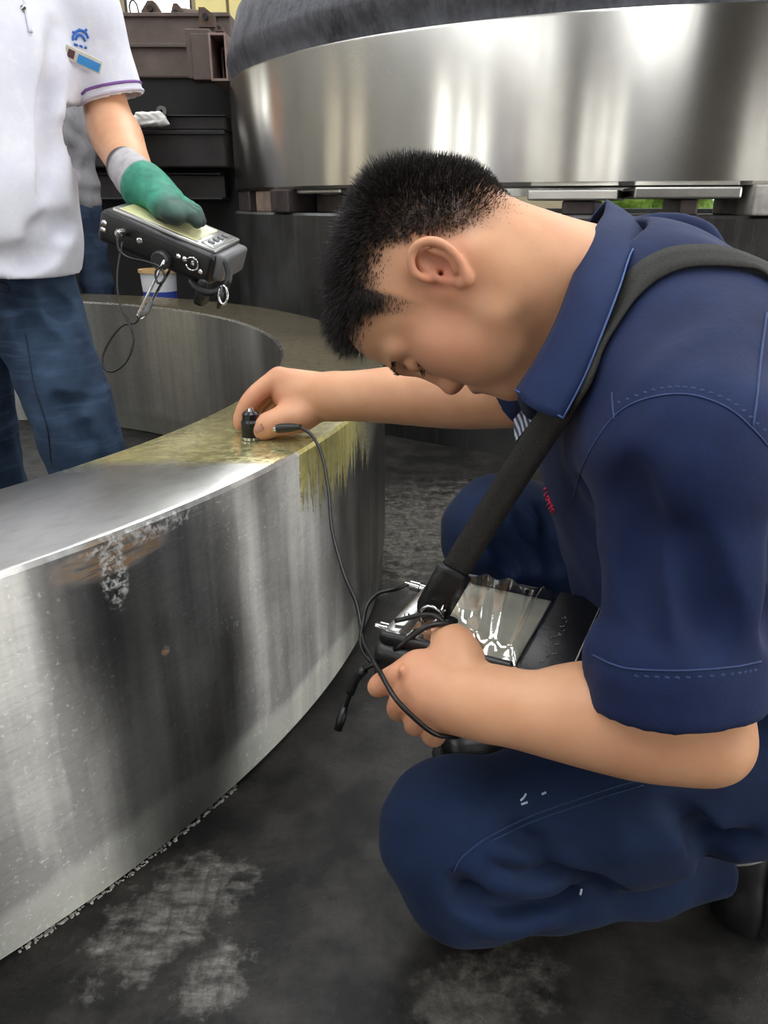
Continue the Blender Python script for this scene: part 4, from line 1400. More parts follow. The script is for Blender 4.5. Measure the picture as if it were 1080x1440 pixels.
# ---- trousers
KN, KS, ANK = W(632, 1172, .940), W(652, 1236, .968), W(1002, 1198, 1.0)
HN = W(1120, 1060, .90)
FK = W(706, 752, 1.13)
HF = (.505, .985, .32); FA = (.30, 1.06, .11)
def trouser_field():
    f = Field((-.04, .56, -.005), (.80, 1.20, .56), .0038)
    f.ell((.535, .865, .315), (.19, .17, .14), .05, M=TM)
    f.chain([(*npv(HN), .105), (*(npv(HN) * .5 + npv(KN) * .5), .092), (*npv(KN), .072)], .05)
    f.ell(npv(W(634, 1165, .935)), (.066, .066, .072), .04)
    f.chain([(*npv(KS), .066), (*(npv(KS) * .62 + npv(ANK) * .38), .068), (*(npv(KS) * .3 + npv(ANK) * .7), .062), (*npv(ANK), .054)], .03)
    f.cap(npv(KN), npv(KS), .066, .064, .05)
    # far leg
    f.chain([(*HF, .115), (*(npv(HF) * .5 + npv(FK) * .5), .10), (*npv(FK), .080)], .05)
    f.chain([(*npv(FK), .080), (*(npv(FK) * .5 + npv(FA) * .5), .078), (*FA, .062)], .04)
    Pp = lambda *q: npv(W(*q))
    cut = [[Pp(700, 1205, .872), Pp(760, 1228, .868), Pp(820, 1236, .880), Pp(850, 1228, .895)],
           [Pp(655, 1262, .888), Pp(700, 1285, .888), Pp(760, 1282, .895), Pp(800, 1252, .90)],
           [Pp(640, 1230, .868), Pp(665, 1265, .878), Pp(700, 1280, .885)],
           [Pp(720, 1180, .850), Pp(800, 1215, .860), Pp(880, 1212, .875)],
           [Pp(960, 1150, .850), Pp(990, 1180, .870), Pp(980, 1215, .90)],
           [Pp(930, 1130, .840), Pp(985, 1150, .850), Pp(1040, 1140, .85)]]
    folds(f, cut, .007, .024)
    folds(f, [[Pp(690, 1228, .872), Pp(750, 1250, .868), Pp(815, 1252, .882)], [Pp(655, 1285, .905), Pp(710, 1302, .91), Pp(780, 1290, .915)],
              [Pp(690, 1190, .855), Pp(765, 1208, .855), Pp(840, 1212, .865)]], .006, .02, 'add')
    folds(f, [[Pp(700, 735, 1.045), Pp(730, 775, 1.05), Pp(750, 800, 1.05)], [Pp(722, 720, 1.05), Pp(755, 765, 1.05), Pp(780, 800, 1.05)],
              [Pp(690, 765, 1.04), Pp(708, 790, 1.045), Pp(722, 806, 1.05)], [Pp(750, 715, 1.06), Pp(770, 750, 1.06), Pp(790, 790, 1.06)]], .0055, .012)
    def wr(Pn):
        x, y, z = Pn.T
        return np.sin(x * 27 + 6 * np.sin(z * 15)) * np.sin(z * 23 + 4 * np.sin(y * 17)) + .5 * np.sin(z * 55 + 4 * np.sin(x * 25)) * np.sin(x * 19 + y * 31)
    f.wrinkle(.0022, wr)
    d = npv(ANK) - npv(KS); d /= np.linalg.norm(d)
    f.cap(npv(ANK) - d * .03, npv(ANK) + d * .1, .049, .052, .004, 'sub')
    f.plane_cut(npv(ANK) + d * .004, d, npv(ANK) - .09, npv(ANK) + np.array([.1, .1, .03]))
    dn = npv(FA) - npv(FK); dn /= np.linalg.norm(dn)
    f.plane_cut(npv(FA) + dn * .02, dn, npv(FA) - .1, npv(FA) + .1)
    f.plane_cut((0, 0, .003), (0, 0, -1))
    return f
tfld = trouser_field()
trousers, Vt, Qt = skin_mesh('trousers', tfld, TROU, MAN, 2)
trousers['label'] = 'navy work trousers creased at the knee'
TC = Caster(Vt, Qt)
PUCK = plain('dark_trouser_seam', rgb(32, 52, 90), .8, 0, .2, 60)
seam([(638, 1225), (652, 1203), (690, 1175), (745, 1148), (800, 1128), (860, 1108), (900, 1096)], trousers, TC, .0011, PUCK)
seam([(690, 1183), (745, 1157), (800, 1137), (860, 1117), (905, 1104)], trousers, TC, .0009, PUCK)
for pts in ([(732, 1126), (737, 1121), (740, 1116)], [(762, 1117), (768, 1114)], [(742, 1128), (733, 1131)], [(816, 1258), (818, 1250)]):
    seam(pts, trousers, TC, .0013, plain('white_fleck', rgb(180, 195, 215), .8), 'lint')

# ---- shoes
SHOE = plain('black_shoe_leather', rgb(22, 22, 24), .35, 0, .2, 20, .1, 90)
SOLE = plain('black_rubber_sole', rgb(16, 16, 16), .7, 0, .2, 20, .1, 90)
def shoe(heel, toe, upv, lab):
    heel, toe, upv = npv(heel), npv(toe), npv(upv); upv /= np.linalg.norm(upv)
    d = toe - heel; L_ = np.linalg.norm(d); d /= L_
    s = np.cross(d, upv)
    lo = np.minimum(heel, toe) - .11; hi = np.maximum(heel, toe) + .13
    f = Field(lo, hi, .004)
    pt = lambda a, b, c: heel + d * a * L_ + s * b + upv * c
    f.chain([(*pt(.10, 0, .045), .036), (*pt(.35, 0, .045), .038), (*pt(.65, 0, .034), .040), (*pt(.88, 0, .026), .034)], .02, flat=(upv, .8))
    f.cap(pt(.12, 0, .05), pt(.16, 0, .105), .036, .042, .02)
    f.cap(pt(.14, 0, .09), pt(.17, 0, .17), .034, .036, .003, 'sub')
    o, v, q = skin_mesh('shoe', f, SHOE, MAN, 2)
    o['label'] = lab
    g = Field(lo, hi, .004)
    g.chain([(*pt(.06, 0, .004), .036), (*pt(.35, 0, .004), .036), (*pt(.65, 0, .004), .045), (*pt(.93, 0, .004), .036)], .02, flat=(upv, .32))
    skin_mesh('sole', g, SOLE, o, 1)
    cst = Caster(v, q)
    for k in range(4):
        a_ = [cst.near(pt(.42 + .09 * k, b_, .12), .0015)[0] for b_ in (-.022, -.010, 0, .010, .022)]
        tube('lace', a_, .0022, plain('grey_lace', rgb(150, 150, 152), .7), o, 6, smooth_pts=2)
    w_ = [cst.near(pt(.10, b_, c_), .001)[0] for b_, c_ in ((-.06, .035), (-.06, .06), (-.055, .085), (-.05, .10))]
    tube('piping', w_, .0018, plain('grey_lace', rgb(150, 150, 152), .7), o, 6, smooth_pts=3)
hn = npv(ANK)
shoe(W(1098, 1165, 1.01), W(1062, 1300, 1.03), (-1, 0, -.15), 'black shoe under him, heel raised and toes on the floor')
shoe((.335, 1.06, .012), (.10 + .0, 1.06, .012), (0, 0, 1), 'black shoe hidden behind his near leg')
# ================================================================== FLAW DETECTOR IN HIS LAP
LEATHER = plain('black_leather_case', rgb(20, 20, 21), .38, 0, .25, 40, .25, 160)
CHROME = plain('chrome', rgb(205, 205, 205), .16, 1, .05, 30)
SILVER = plain('silver_bezel', rgb(168, 168, 166), .28, .9, .08, 30)
RUBBER = plain('black_cable_rubber', rgb(14, 14, 15), .38, 0, .15, 60)
WEB = NT('black_webbing')
_c = WEB.coord()
_n = WEB.noise(_c, 700, 2)
WEB.set(color=WEB.mix(WEB.ramp(_n, .3, .7), rgb(26, 26, 25), rgb(52, 51, 47)), rough=.75, spec=.3, normal=WEB.bump(_n, .5, .0015))
WEB = WEB.m
def film_mat():
    m = NT('clear_vinyl_film')
    out = m.t.nodes['Material Output']
    tr = m.n('ShaderNodeBsdfTransparent'); tr.inputs[0].default_value = (.93, .93, .90, 1)
    gl = m.n('ShaderNodeBsdfGlossy'); gl.inputs['Roughness'].default_value = .10
    nz = m.noise(m.coord(), 60, 3)
    gl.inputs[0].default_value = (1, 1, 1, 1)
    m.l(m.bump(nz, .15, .002), gl.inputs['Normal'])
    fr = m.n('ShaderNodeFresnel'); fr.inputs[0].default_value = 1.5
    mx = m.n('ShaderNodeMixShader')
    m.l(m.math('ADD', m.math('MULTIPLY', fr.outputs[0], .9), .20), mx.inputs[0])
    m.l(tr.outputs[0], mx.inputs[1]); m.l(gl.outputs[0], mx.inputs[2])
    m.l(mx.outputs[0], out.inputs[0])
    return m.m
FILM = film_mat()
def lcd_mat(name, a, b):
    m = NT(name)
    n = m.noise(m.coord(), 14, 3)
    return m.set(color=m.mix(m.ramp(n, .35, .65), a, b), rough=.25)
LCD = lcd_mat('pale_screen', rgb(196, 194, 182), rgb(222, 220, 208))
LCD2 = lcd_mat('yellow_green_screen', rgb(196, 196, 140), rgb(224, 222, 176))

def ribbon(name, ctr, width_dir, w_, thick, mat, parent):
    """strap: list of centres, list of width directions"""
    bm = bmesh.new()
    rows = []
    n = len(ctr)
    for i in range(n):
        p = Vector(ctr[i]); s = Vector(width_dir[i]).normalized()
        d = (Vector(ctr[min(i + 1, n - 1)]) - Vector(ctr[max(i - 1, 0)])).normalized()
        s = (s - d * s.dot(d)).normalized(); nn = d.cross(s)
        ww = w_[i] if isinstance(w_, (list, tuple)) else w_
        rows.append([bm.verts.new(p + s * (a * ww / 2) + nn * (b * thick / 2)) for a, b in ((-1, -1), (-.33, -1), (.33, -1), (1, -1), (1, 1), (.33, 1), (-.33, 1), (-1, 1))])
    for i in range(n - 1):
        for k in range(8):
            k2 = (k + 1) % 8
            bm.faces.new((rows[i][k], rows[i][k2], rows[i + 1][k2], rows[i + 1][k]))
    bm.faces.new(rows[0][::-1]); bm.faces.new(rows[-1])
    o = link(name, mesh_bm(name, bm), mat, parent, True)
    for e in o.data.edges: pass
    return o

def bnc(c, d, parent, r=.006, L=.022):
    s_, u_ = frame_of(Vector(d))
    return lathe('connector', [(0, 0), (r * .8, 0), (r * .8, L * .3), (r, L * .32), (r, L * .75), (r * .7, L * .8), (r * .6, L), (0, L)], c, CHROME, parent, 16, axis=(s_, u_, Vector(d).normalized()), closed_prof=False)

def rivet(c, n, parent, r=.0042):
    s_, u_ = frame_of(Vector(n))
    return lathe('rivet', [(0, r * .6), (r * .6, r * .5), (r, 0), (r, -.001), (0, -.001)], c, CHROME, parent, 12, axis=(s_, u_, Vector(n).normalized()), closed_prof=False)

DZ = .452
A_, B_, C_, D_ = G(531, 897, DZ), G(619, 803, DZ), G(786, 828, DZ), G(716, 948, DZ)
e1 = (B_ - A_).normalized()
e3 = Vector((0, 0, 1))
e2 = (C_ - B_); e2 = (e2 - e1 * e2.dot(e1)).normalized()
L1 = (B_ - A_).length; 
L2w = (C_ - B_).length
L2 = L2w + .085
DET = empty('flaw_detector', A_.lerp(C_, .5) - e3 * .08, 'flaw detector in a black case under clear film, held in the crouching man\'s lap', 'instrument')
M3 = Matrix((e1, e2, e3)).transposed()
def dp(u, v, w_): return A_ + e1 * u + e2 * v + e3 * w_
TH = .052
case = box('case', dp(L1 / 2, L2 / 2, -TH / 2 - .006), (L1 + .012, L2 + .012, TH), LEATHER, DET, M3, .012, 4, True)
# silver shoulder along the left end
box('bezel', dp(L1 / 2, .014, .0), (L1 * .96, .024, .016), SILVER, DET, M3, .006, 3, True)
box('bezel', dp(L1 - .006, L2w / 2, .0), (.010, L2w, .014), LEATHER, DET, M3, .004, 2, True)
box('bezel', dp(.006, L2w / 2, .0), (.010, L2w, .014), LEATHER, DET, M3, .004, 2, True)
scr = box('screen', dp(L1 / 2, .028 + (L2w - .03) / 2, -.006), (L1 * .95, L2w - .030, .006), LCD, DET, M3, .001, 1)
# key row and a screen frame seen through the film
for k in range(0):
    box('key', dp(L1 * (.16 + .17 * k), L2w - .016, .0), (.016, .010, .006), plain('grey_key', rgb(96, 98, 100), .5), DET, M3, .002, 2, True)
box('screen_frame', dp(L1 / 2, .040, -.001), (L1 * .84, .004, .004), plain('grey_key', rgb(96, 98, 100), .5), scr, M3)
# crumpled film stretched over the face
bm = bmesh.new()
nu, nv = 44, 36
gr = []
rid = [((.98, .30), (.10, .62), .008, .075), ((.98, .52), (.02, .80), .009, .085), ((.95, .86), (.05, .92), .007, .05), ((.7, .16), (.35, .36), .006, .07), ((.25, .40), (.02, .62), .005, .07)]
for i in range(nu):
    row = []
    for j in range(nv):
        u = i / (nu - 1); v = j / (nv - 1)
        hgt = .006 + .004 * math.sin(math.pi * u) * math.sin(math.pi * v)
        for (a, b, h_, wd) in rid:
            ax_, ay_ = b[0] - a[0], b[1] - a[1]
            t = max(0, min(1, ((u - a[0]) * ax_ + (v - a[1]) * ay_) / (ax_ ** 2 + ay_ ** 2)))
            dd = math.hypot(u - a[0] - t * ax_, v - a[1] - t * ay_)
            hgt += h_ * math.exp(-(dd / wd) ** 2)
        edge = min(1, min(u, 1 - u, v, 1 - v) / .06)
        row.append(bm.verts.new(dp(.006 + u * (L1 - .012), .026 + v * (L2w - .02), .004 + hgt * edge)))
    gr.append(row)
for i in range(nu - 1):
    for j in range(nv - 1):
        bm.faces.new((gr[i][j], gr[i + 1][j], gr[i + 1][j + 1], gr[i][j + 1]))
fm_ = link('film', mesh_bm('film', bm), FILM, DET)
fm_['label'] = 'crumpled clear vinyl film'
# lower flap of the case with a stitched line and pale lettering-like marks
flap = box('flap', dp(L1 * .5, L2w + .046, .002), (L1 * 1.0, .085, .010), LEATHER, DET, M3, .004, 2, True)
tube('flap_seam', [dp(.01, L2w + .055, .0085), dp(L1 - .01, L2w + .055, .0085)], .0009, plain('grey_thread', rgb(150, 150, 150), .6), flap, 6)
mk = plain('worn_print', rgb(120, 120, 120), .6)
for k in range(11):
    u = .018 + k * .0095 + .002 * (k % 2)
    x0 = L2w + .022 + .002 * ((k * 7) % 5)
    tube('print_mark', [dp(u, x0, .0078), dp(u + .002, x0 + .004 - .004 * (k % 2), .0078), dp(u + .005, x0 + .002 * (k % 3), .0078)], .0004, mk, flap, 5)
# rivets, connectors, ring and clip at the left end
for u in (.03, .08, .13): rivet(dp(u, -.006, -.025), -e2, DET)
for u in (L1 * .25, L1 * .6): rivet(dp(u, .014, .009), e3, DET, .0035)
bn = bnc(dp(L1 * .82, -.004, -.012), (-e2 + e1 * .1), DET, .0062, .030)
bn2 = bnc(dp(L1 * .30, -.004, -.02), -e2, DET, .0062, .024)
rg = [dp(L1 * .22, .045, .016) + (e2 * math.cos(a) + e3 * math.sin(a)) * .013 for a in [i * math.pi / 10 for i in range(20)]]
tube('d_ring', rg, .0020, CHROME, DET, 8, True)
rg = [dp(L1 * .30, .055, .020) + (e1 * math.cos(a) + e3 * math.sin(a) * .8) * .011 for a in [i * math.pi / 10 for i in range(20)]]
tube('clip', rg, .0018, CHROME, DET, 8, True)
tube('clip_bar', [dp(L1 * .20, .05, .012), dp(L1 * .34, .06, .03), dp(L1 * .42, .062, .034)], .0022, CHROME, DET, 8)
# black loops of the corner guard
tube('guard_strap', [dp(.0, .02, -.01), dp(.01, .05, .02), dp(.03, .075, .022), dp(.05, .06, .014)], .0032, RUBBER, DET, 8, smooth_pts=5)
tube('guard_strap', [dp(L1 * .12, .01, .012), dp(.035, .05, .022), dp(.012, .085, .012)], .0028, RUBBER, DET, 8, smooth_pts=5)

# shoulder strap: from the case, over the near shoulder, across the back
body_t = SC
ctr, wd, ws = [], [], []
path = [(604, 868, .845), (622, 832, .83), (650, 785, .81), (700, 706, .775), (742, 640, .745), (770, 598, .728), (793, 568, .712), (818, 535, .697), (840, 494, None), (860, 455, None), (882, 421, None), (908, 391, None), (945, 371, None),
        (990, 366, None), (1030, 370, None), (1065, 381, None), (1100, 402, None)]
pts = []
for (px, py, d) in path:
    if d is None:
        h = SC(px, py, .006)
        p = h[0]
        pts.append(tuple(p))
    else:
        pts.append(tuple(W(px, py, d)))
cc = spline(pts, 6)
for i, p in enumerate(cc):
    pv = Vector(p)
    d = (Vector(cc[min(i + 1, len(cc) - 1)]) - Vector(cc[max(0, i - 1)])).normalized()
    q, n = SC.near(pv)
    tocam = (Vector((0, 0, CAM_H)) - pv).normalized()
    t = min(1, max(0, (i / (len(cc) - 1) - .30) / .12))
    nn = (tocam * (1 - t) + n * t).normalized()
    wd.append(d.cross(nn)); ctr.append(p)
strap = ribbon('strap', ctr, wd, .030, .0028, WEB, DET)
strap['label'] = 'black webbing shoulder strap'
# sewn leather end tab of the strap
tabp = [W(597, 878, .838), W(606, 862, .838), W(624, 830, .822), W(640, 802, .812)]
tb_c = spline([tuple(p) for p in tabp], 4)
ribbon('strap_tab', tb_c, [Vector(W(20, 0, 1)) - Vector(W(0, -12, 1))] * len(tb_c), [.014 + .024 * min(1, i / 5) for i in range(len(tb_c))], .006, LEATHER, DET)

# ---- probe on the ring
pc = G(355, 617, NR_H)
PR = empty('ultrasonic_probe', pc, 'small black ultrasonic probe pinched under the crouching man\'s fingertips', 'probe')
lathe('housing', [(0, 0), (.0165, 0), (.0175, .003), (.0175, .030), (.0150, .034), (.0145, .044), (.010, .048), (0, .048)], pc, plain('black_probe_plastic', rgb(18, 18, 20), .3), PR, 28, closed_prof=False)
lathe('wear_ring', [(.0172, .001), (.0192, .001), (.0192, .006), (.0172, .006)], pc, CHROME, PR, 28)
lathe('cap_button', [(0, .054), (.005, .053), (.006, .048), (0, .048)], pc, CHROME, PR, 14, closed_prof=False)
cdir = (W(420, 604, 1.27) - W(380, 606, 1.29)).normalized()
cst = pc + Vector((0, 0, .016)) + cdir * .017
s_, u_ = frame_of(cdir)
lathe('plug', [(0, 0), (.005, 0), (.005, .018), (.0065, .02), (.0065, .034), (0, .034)], cst, CHROME, PR, 14, axis=(s_, u_, cdir), closed_prof=False)
lathe('strain_relief', [(0, .032), (.0078, .032), (.0070, .055), (.0045, .075), (0, .075)], cst, RUBBER, PR, 14, axis=(s_, u_, cdir), closed_prof=False)
ce = cst + cdir * .072
cb = tube('probe_cable', [tuple(ce), tuple(W(438, 612, 1.235)), tuple(W(452, 638, 1.205)), tuple(W(462, 690, 1.15)), tuple(W(467, 745, 1.09)), tuple(W(484, 808, 1.02)), tuple(W(501, 848, .96)), tuple(W(508, 885, .91)),
      tuple(W(512, 905, .875)), tuple(W(526, 930, .825)), tuple(W(537, 950, .775)), tuple(W(556, 982, .752)), tuple(W(583, 1010, .748)), tuple(W(612, 1032, .752)), tuple(W(640, 1036, .775)), tuple(W(655, 1030, .80))], .0026, RUBBER, None, 8, smooth_pts=7)
props(cb, 'thin black cable running from the probe down the ring and over his hand', 'cable')
q_ = dp(L1 * .82, -.004, -.012) + (-e2 + e1 * .1).normalized() * .028
lp = tube('instrument_cable', [tuple(q_), tuple(W(556, 829, .93)), tuple(W(533, 834, .925)), tuple(W(516, 852, .915)), tuple(W(510, 880, .905)), tuple(W(507, 905, .885)), tuple(W(516, 925, .865)), tuple(W(532, 936, .85))], .0024, RUBBER, None, 8, smooth_pts=7)
props(lp, 'black cable looping from the lap instrument\'s upper connector beside the ring', 'cable')
dg = empty('dangling_plug', W(475, 1027, .88), 'black cable end with a plug dangling below the crouching man\'s gripping hand', 'cable')
tube('lead', [tuple(W(540, 932, .845)), tuple(W(522, 936, .85)), tuple(W(505, 948, .86)), tuple(W(494, 972, .87)), tuple(W(485, 995, .88))], .0028, RUBBER, dg, 8, smooth_pts=6)
tube('plug', [tuple(W(486, 992, .88)), tuple(W(480, 1010, .88)), tuple(W(475, 1027, .88))], [.0030, .0055, .0045], RUBBER, dg, 10)
tube('sleeve', [tuple(W(512, 942, .853)), tuple(W(500, 955, .863)), tuple(W(492, 975, .87))], .0052, LEATHER, dg, 10, smooth_pts=3)

# ================================================================== STANDING MAN IN WHITE
M2 = empty('person', (-.72, 1.62, 0), 'standing man in a white polo shirt and jeans with a green-dipped work glove', 'person')
fw = npv((.52, -.854, 0)); lf = npv((.854, .52, 0)); upz = npv((0, 0, 1))
PM = np.stack([lf, fw, upz], 1)
T2 = npv((-.775, 1.63, 0))
EL2, WR2 = npv((-.553, 1.735, 1.035)), npv(W(189, 247, 1.41))
SH2 = T2 + lf * .175 + upz * 1.365
SHR2 = T2 - lf * .175 + upz * 1.365
ELR2 = T2 - lf * .24 + upz * 1.06 + fw * -.03
f = Field((-1.15, 1.2, .60), (-.30, 1.98, 1.62), .007)
af = Field((-.66, 1.36, .80), (-.36, 1.83, 1.16), .003)
af.chain([(*(SH2 * .32 + EL2 * .68 + lf * .012), .034), (*EL2, .040), (*(EL2 * .7 + WR2 * .3), .044), (*(EL2 * .3 + WR2 * .7), .035), (*WR2, .029)], .02, n=3)
v1, q1 = af.net(); v1 = relax(v1, q1, 2)
# other arm, trunk and neck
f.chain([(*SHR2, .055), (*ELR2, .045), (*(ELR2 + fw * .16 + lf * .03 - upz * .16), .032)], .03)
f.chain([(*(T2 + upz * .85), .08), (*(T2 + upz * 1.3), .085), (*(T2 + upz * 1.42 + fw * .01), .062), (*(T2 + upz * 1.53 + fw * .03), .055)], .05)
hnd = ELR2 + fw * .16 + lf * .03 - upz * .16
f.ell(hnd + fw * .03 - upz * .03, (.03, .03, .045), .02)
for k in range(4):
    b0 = hnd + fw * .04 - upz * .06 + lf * (.012 * (k - 1.5))
    f.cap(b0, b0 + fw * .02 - upz * .05, .010, .008, .004)
f.cap(hnd + lf * .025, hnd + lf * .045 - upz * .05 + fw * .03, .011, .009, .006)
v2, q2 = f.net()
# head: same sculpt as the crouching man's, upright
sel = np.nonzero((L[:len(Vh), 2] > -.13) & (np.linalg.norm(L[:len(Vh)], axis=1) < .175))[0]
mp = np.full(len(Vh), -1); mp[sel] = np.arange(len(sel))
qh = mp[Qh]; qh = qh[(qh >= 0).all(1)]
def head_at(org, Mh): return L[:len(Vh)][sel] @ Mh.T + org
H2 = T2 + upz * 1.60 + fw * .045
HM2 = np.stack([-lf, fw * .94 - upz * .34, upz * .94 + fw * .34], 1)
vh2 = head_at(H2, HM2)
def person_body(parent, chunks, mat, nhead):
    V_ = np.concatenate([c[0] for c in chunks]); o_ = np.cumsum([0] + [len(c[0]) for c in chunks])
    Q_ = np.concatenate([c[1] + k for c, k in zip(chunks, o_)])
    b = link('body', mesh_np('body', V_, Q_), mat, parent)
    z_ = np.zeros(len(V_))
    for nm, src in (('scalp', scalp), ('flush', flush), ('lip', np.clip(lip * 1.3, 0, 1))):
        a = z_.copy(); a[:nhead] = src[:len(Vh)][sel]; add_attr(b, nm, a)
    return b
person_body(M2, [(vh2, qh), (v1, q1), (v2, q2)], SKIN, len(sel))
rc = rng.choice(len(cand), 4000)
def hair_at(parent, org, Mh):
    h = grow('hair', Lc[rc] @ Mh.T + org, dl[rc] @ Mh.T, ln[rc] * 1.1, (bend[rc] @ HM) @ Mh.T, HAIR, parent, .0008)
    h['kind'] = 'stuff'
hair_at(M2, H2, HM2)
# polo shirt
POLO = cloth_mat('white_polo_knit', rgb(212, 214, 228), rgb(232, 233, 242), 1200)
pf = Field((-1.10, 1.28, .66), (-.36, 1.98, 1.56), .0048)
pf.ell(T2 + upz * 1.22 + fw * .01, (.190, .130, .20), .05, M=PM)
pf.ell(T2 + upz * 1.00 + fw * .03, (.160, .150, .22), .05, M=PM)
pf.ell(T2 + upz * .84 + fw * .035, (.160, .165, .22), .05, M=PM)
pf.ell(T2 + upz * 1.12 + fw * .02, (.186, .140, .15), .05, M=PM)
pf.cap(SH2, SHR2, .072, .072, .06)
pf.cap(T2 + upz * 1.44, T2 + upz * 1.40, .075, .08, .05)
hem2 = npv(W(158, 142, 1.555)); dd2 = EL2 - SH2; dd2 /= np.linalg.norm(dd2)
pf.chain([(*SH2, .080), (*(SH2 * .5 + hem2 * .5), .072), (*(hem2 + dd2 * .03), .064)], .04)
pf.chain([(*SHR2, .078), (*(SHR2 * .35 + ELR2 * .65), .066)], .04)
Pp = lambda *q: npv(W(*q))
folds(pf, [[Pp(20, 60, 1.42), Pp(40, 160, 1.42), Pp(60, 260, 1.42)], [Pp(90, 180, 1.45), Pp(85, 260, 1.44), Pp(95, 330, 1.45)], [Pp(40, 330, 1.42), Pp(70, 325, 1.43), Pp(100, 310, 1.47)],
           [Pp(0, 355, 1.42), Pp(40, 362, 1.42), Pp(85, 345, 1.44)], [Pp(125, 30, 1.55), Pp(118, 90, 1.55), Pp(108, 150, 1.53)], [Pp(55, 120, 1.40), Pp(75, 200, 1.41), Pp(78, 270, 1.42)]], .006, .035, 'sub', .35)
def wr2(Pn):
    x, y, z = Pn.T
    return np.sin(x * 24 + 5 * np.sin(z * 10)) * np.sin(z * 13 + 4 * np.sin(x * 12)) + .5 * np.sin(z * 34 + 5 * np.sin(y * 14)) * np.sin(x * 30 + z * 9)
pf.wrinkle(.0016, wr2)
pf.plane_cut(T2 + upz * .768, (-.10, .05, -1), None, (npv((-.2, 2.2, .95))))
pf.plane_cut(hem2, dd2, hem2 - .12, hem2 + .12)
pf.cap(hem2 - dd2 * .05, hem2 + dd2 * .1, .056, .056, .004, 'sub')
pf.cap(T2 + upz * 1.44, T2 + upz * 1.6, .064, .075, .008, 'sub')
polo, Vp, Qp = skin_mesh('polo_shirt', pf, POLO, M2, 2)
polo['label'] = 'white polo shirt with purple-edged sleeves'
PC = Caster(Vp, Qp)
# purple and grey bands round the sleeve hem
s_, u_ = frame_of(Vector(dd2))
for off_, rr_, nm_, cc_ in ((-.020, .0030, 'sleeve_band', rgb(122, 84, 150)), (-.006, .0036, 'sleeve_band', rgb(196, 190, 204))):
    ring = []
    for k in range(36):
        a = k * math.pi / 18
        q, n = PC.near(Vector(hem2 + dd2 * off_) + (s_ * math.cos(a) + u_ * math.sin(a)) * .072)
        ring.append(q)
    tube(nm_, ring, rr_, plain('band_%d' % int(off_ * -1000), cc_, .8), polo, 6, True)
# placket and button
pk = PC.path([(34, 0), (38, 25), (42, 46)], .002, 6)
if len(pk) > 2: tube('placket', pk, .004, POLO, polo, 8)
h = PC(33, 12, .002)
if h: rivet(h[0], h[1], polo, .006)
# embroidered blue gear emblem and name badge
BL = plain('blue_thread', rgb(48, 110, 200), .7, 0, .15, 90)
em = [[(102, 57), (103, 50), (108, 44), (115, 43), (121, 47), (124, 54)], [(106, 56), (110, 49), (116, 51), (120, 58)], [(104, 62), (109, 64)], [(112, 64), (116, 66)], [(119, 66), (122, 68)], [(112, 44), (112, 40)], [(105, 47), (102, 44)], [(119, 45), (122, 41)]]
for s2 in em:
    p = PC.path(s2, .001, 4)
    if len(p) > 1: tube('emblem', p, .0022, BL, polo, 5)
hb = PC(113, 83, .018)
if hb:
    n = (Vector((0, 0, CAM_H)) - hb[0]).normalized() * .7 + hb[1] * .3; n.normalize()
    dx_ = (W(137, 93, 1.4) - W(90, 72, 1.4)); dx_ = (dx_ - n * dx_.dot(n)).normalized(); dy_ = n.cross(dx_)
    Mb = Matrix((dx_, dy_, n)).transposed()
    bd = empty('name_badge', hb[0], 'small white and blue name badge pinned to the white polo shirt', 'badge')
    box('plate', hb[0], (.066, .024, .003), plain('badge_silver', rgb(206, 200, 190), .3), bd, Mb, .001, 1)
    box('blue_panel', hb[0] + dx_ * .010 - dy_ * .002 + n * .0017, (.040, .015, .001), plain('badge_blue', rgb(58, 140, 205), .4), bd, Mb)
    box('photo_panel', hb[0] - dx_ * .022 + n * .0017, (.012, .014, .001), plain('badge_dark', rgb(90, 60, 60), .4), bd, Mb)
# jeans
def denim(name, a, b):
    m = NT(name)
    co = m.coord()
    n1 = m.noise(co, 5, 5, .6); n2 = m.noise(m.mapping(co, (1, 1, 1), rot=(.3, .6, 0)), 500, 2)
    n3 = m.noise(m.mapping(co, (6, 6, 60)), 1, 4, .6)
    c_ = m.mix(m.ramp(n1, .35, .68), a, b)
    c_ = m.mix(m.math('MULTIPLY', m.ramp(n3, .52, .72), .35), c_, tuple(min(1, v * 1.9) for v in b[:3]) + (1,))
    bb = m.bump(n2, .25, .001); bb = m.bump(n3, .3, .004, bb)
    return m.set(color=c_, rough=.85, spec=.2, normal=bb)
JEAN = denim('blue_denim', rgb(34, 46, 66), rgb(62, 82, 106))
jf = Field((-1.10, 1.34, .02), (-.46, 1.90, .92), .0055)
jf.ell(T2 + upz * .80 + fw * .01, (.135, .110, .12), .05, M=PM)
jf.chain([(-.72, 1.62, .80, .076), (-.695, 1.590, .66, .080), (-.640, 1.545, .48, .077), (-.610, 1.555, .28, .070), (-.590, 1.57, .07, .066)], .03, n=3)
jf.chain([(-.85, 1.66, .80, .084), (-.870, 1.64, .66, .084), (-.885, 1.62, .48, .078), (-.89, 1.64, .28, .070), (-.89, 1.67, .07, .066)], .03, n=3)
folds(jf, [[Pp(70, 400, 1.46), Pp(90, 420, 1.46), Pp(118, 425, 1.5)], [Pp(20, 430, 1.46), Pp(50, 470, 1.45), Pp(80, 480, 1.46)], [Pp(60, 590, 1.45), Pp(90, 610, 1.44), Pp(130, 605, 1.48)],
           [Pp(70, 560, 1.45), Pp(100, 575, 1.45), Pp(130, 560, 1.47)], [Pp(75, 630, 1.46), Pp(105, 640, 1.45), Pp(135, 628, 1.48)], [Pp(15, 410, 1.48), Pp(35, 450, 1.46), Pp(50, 510, 1.46)]], .007, .025)
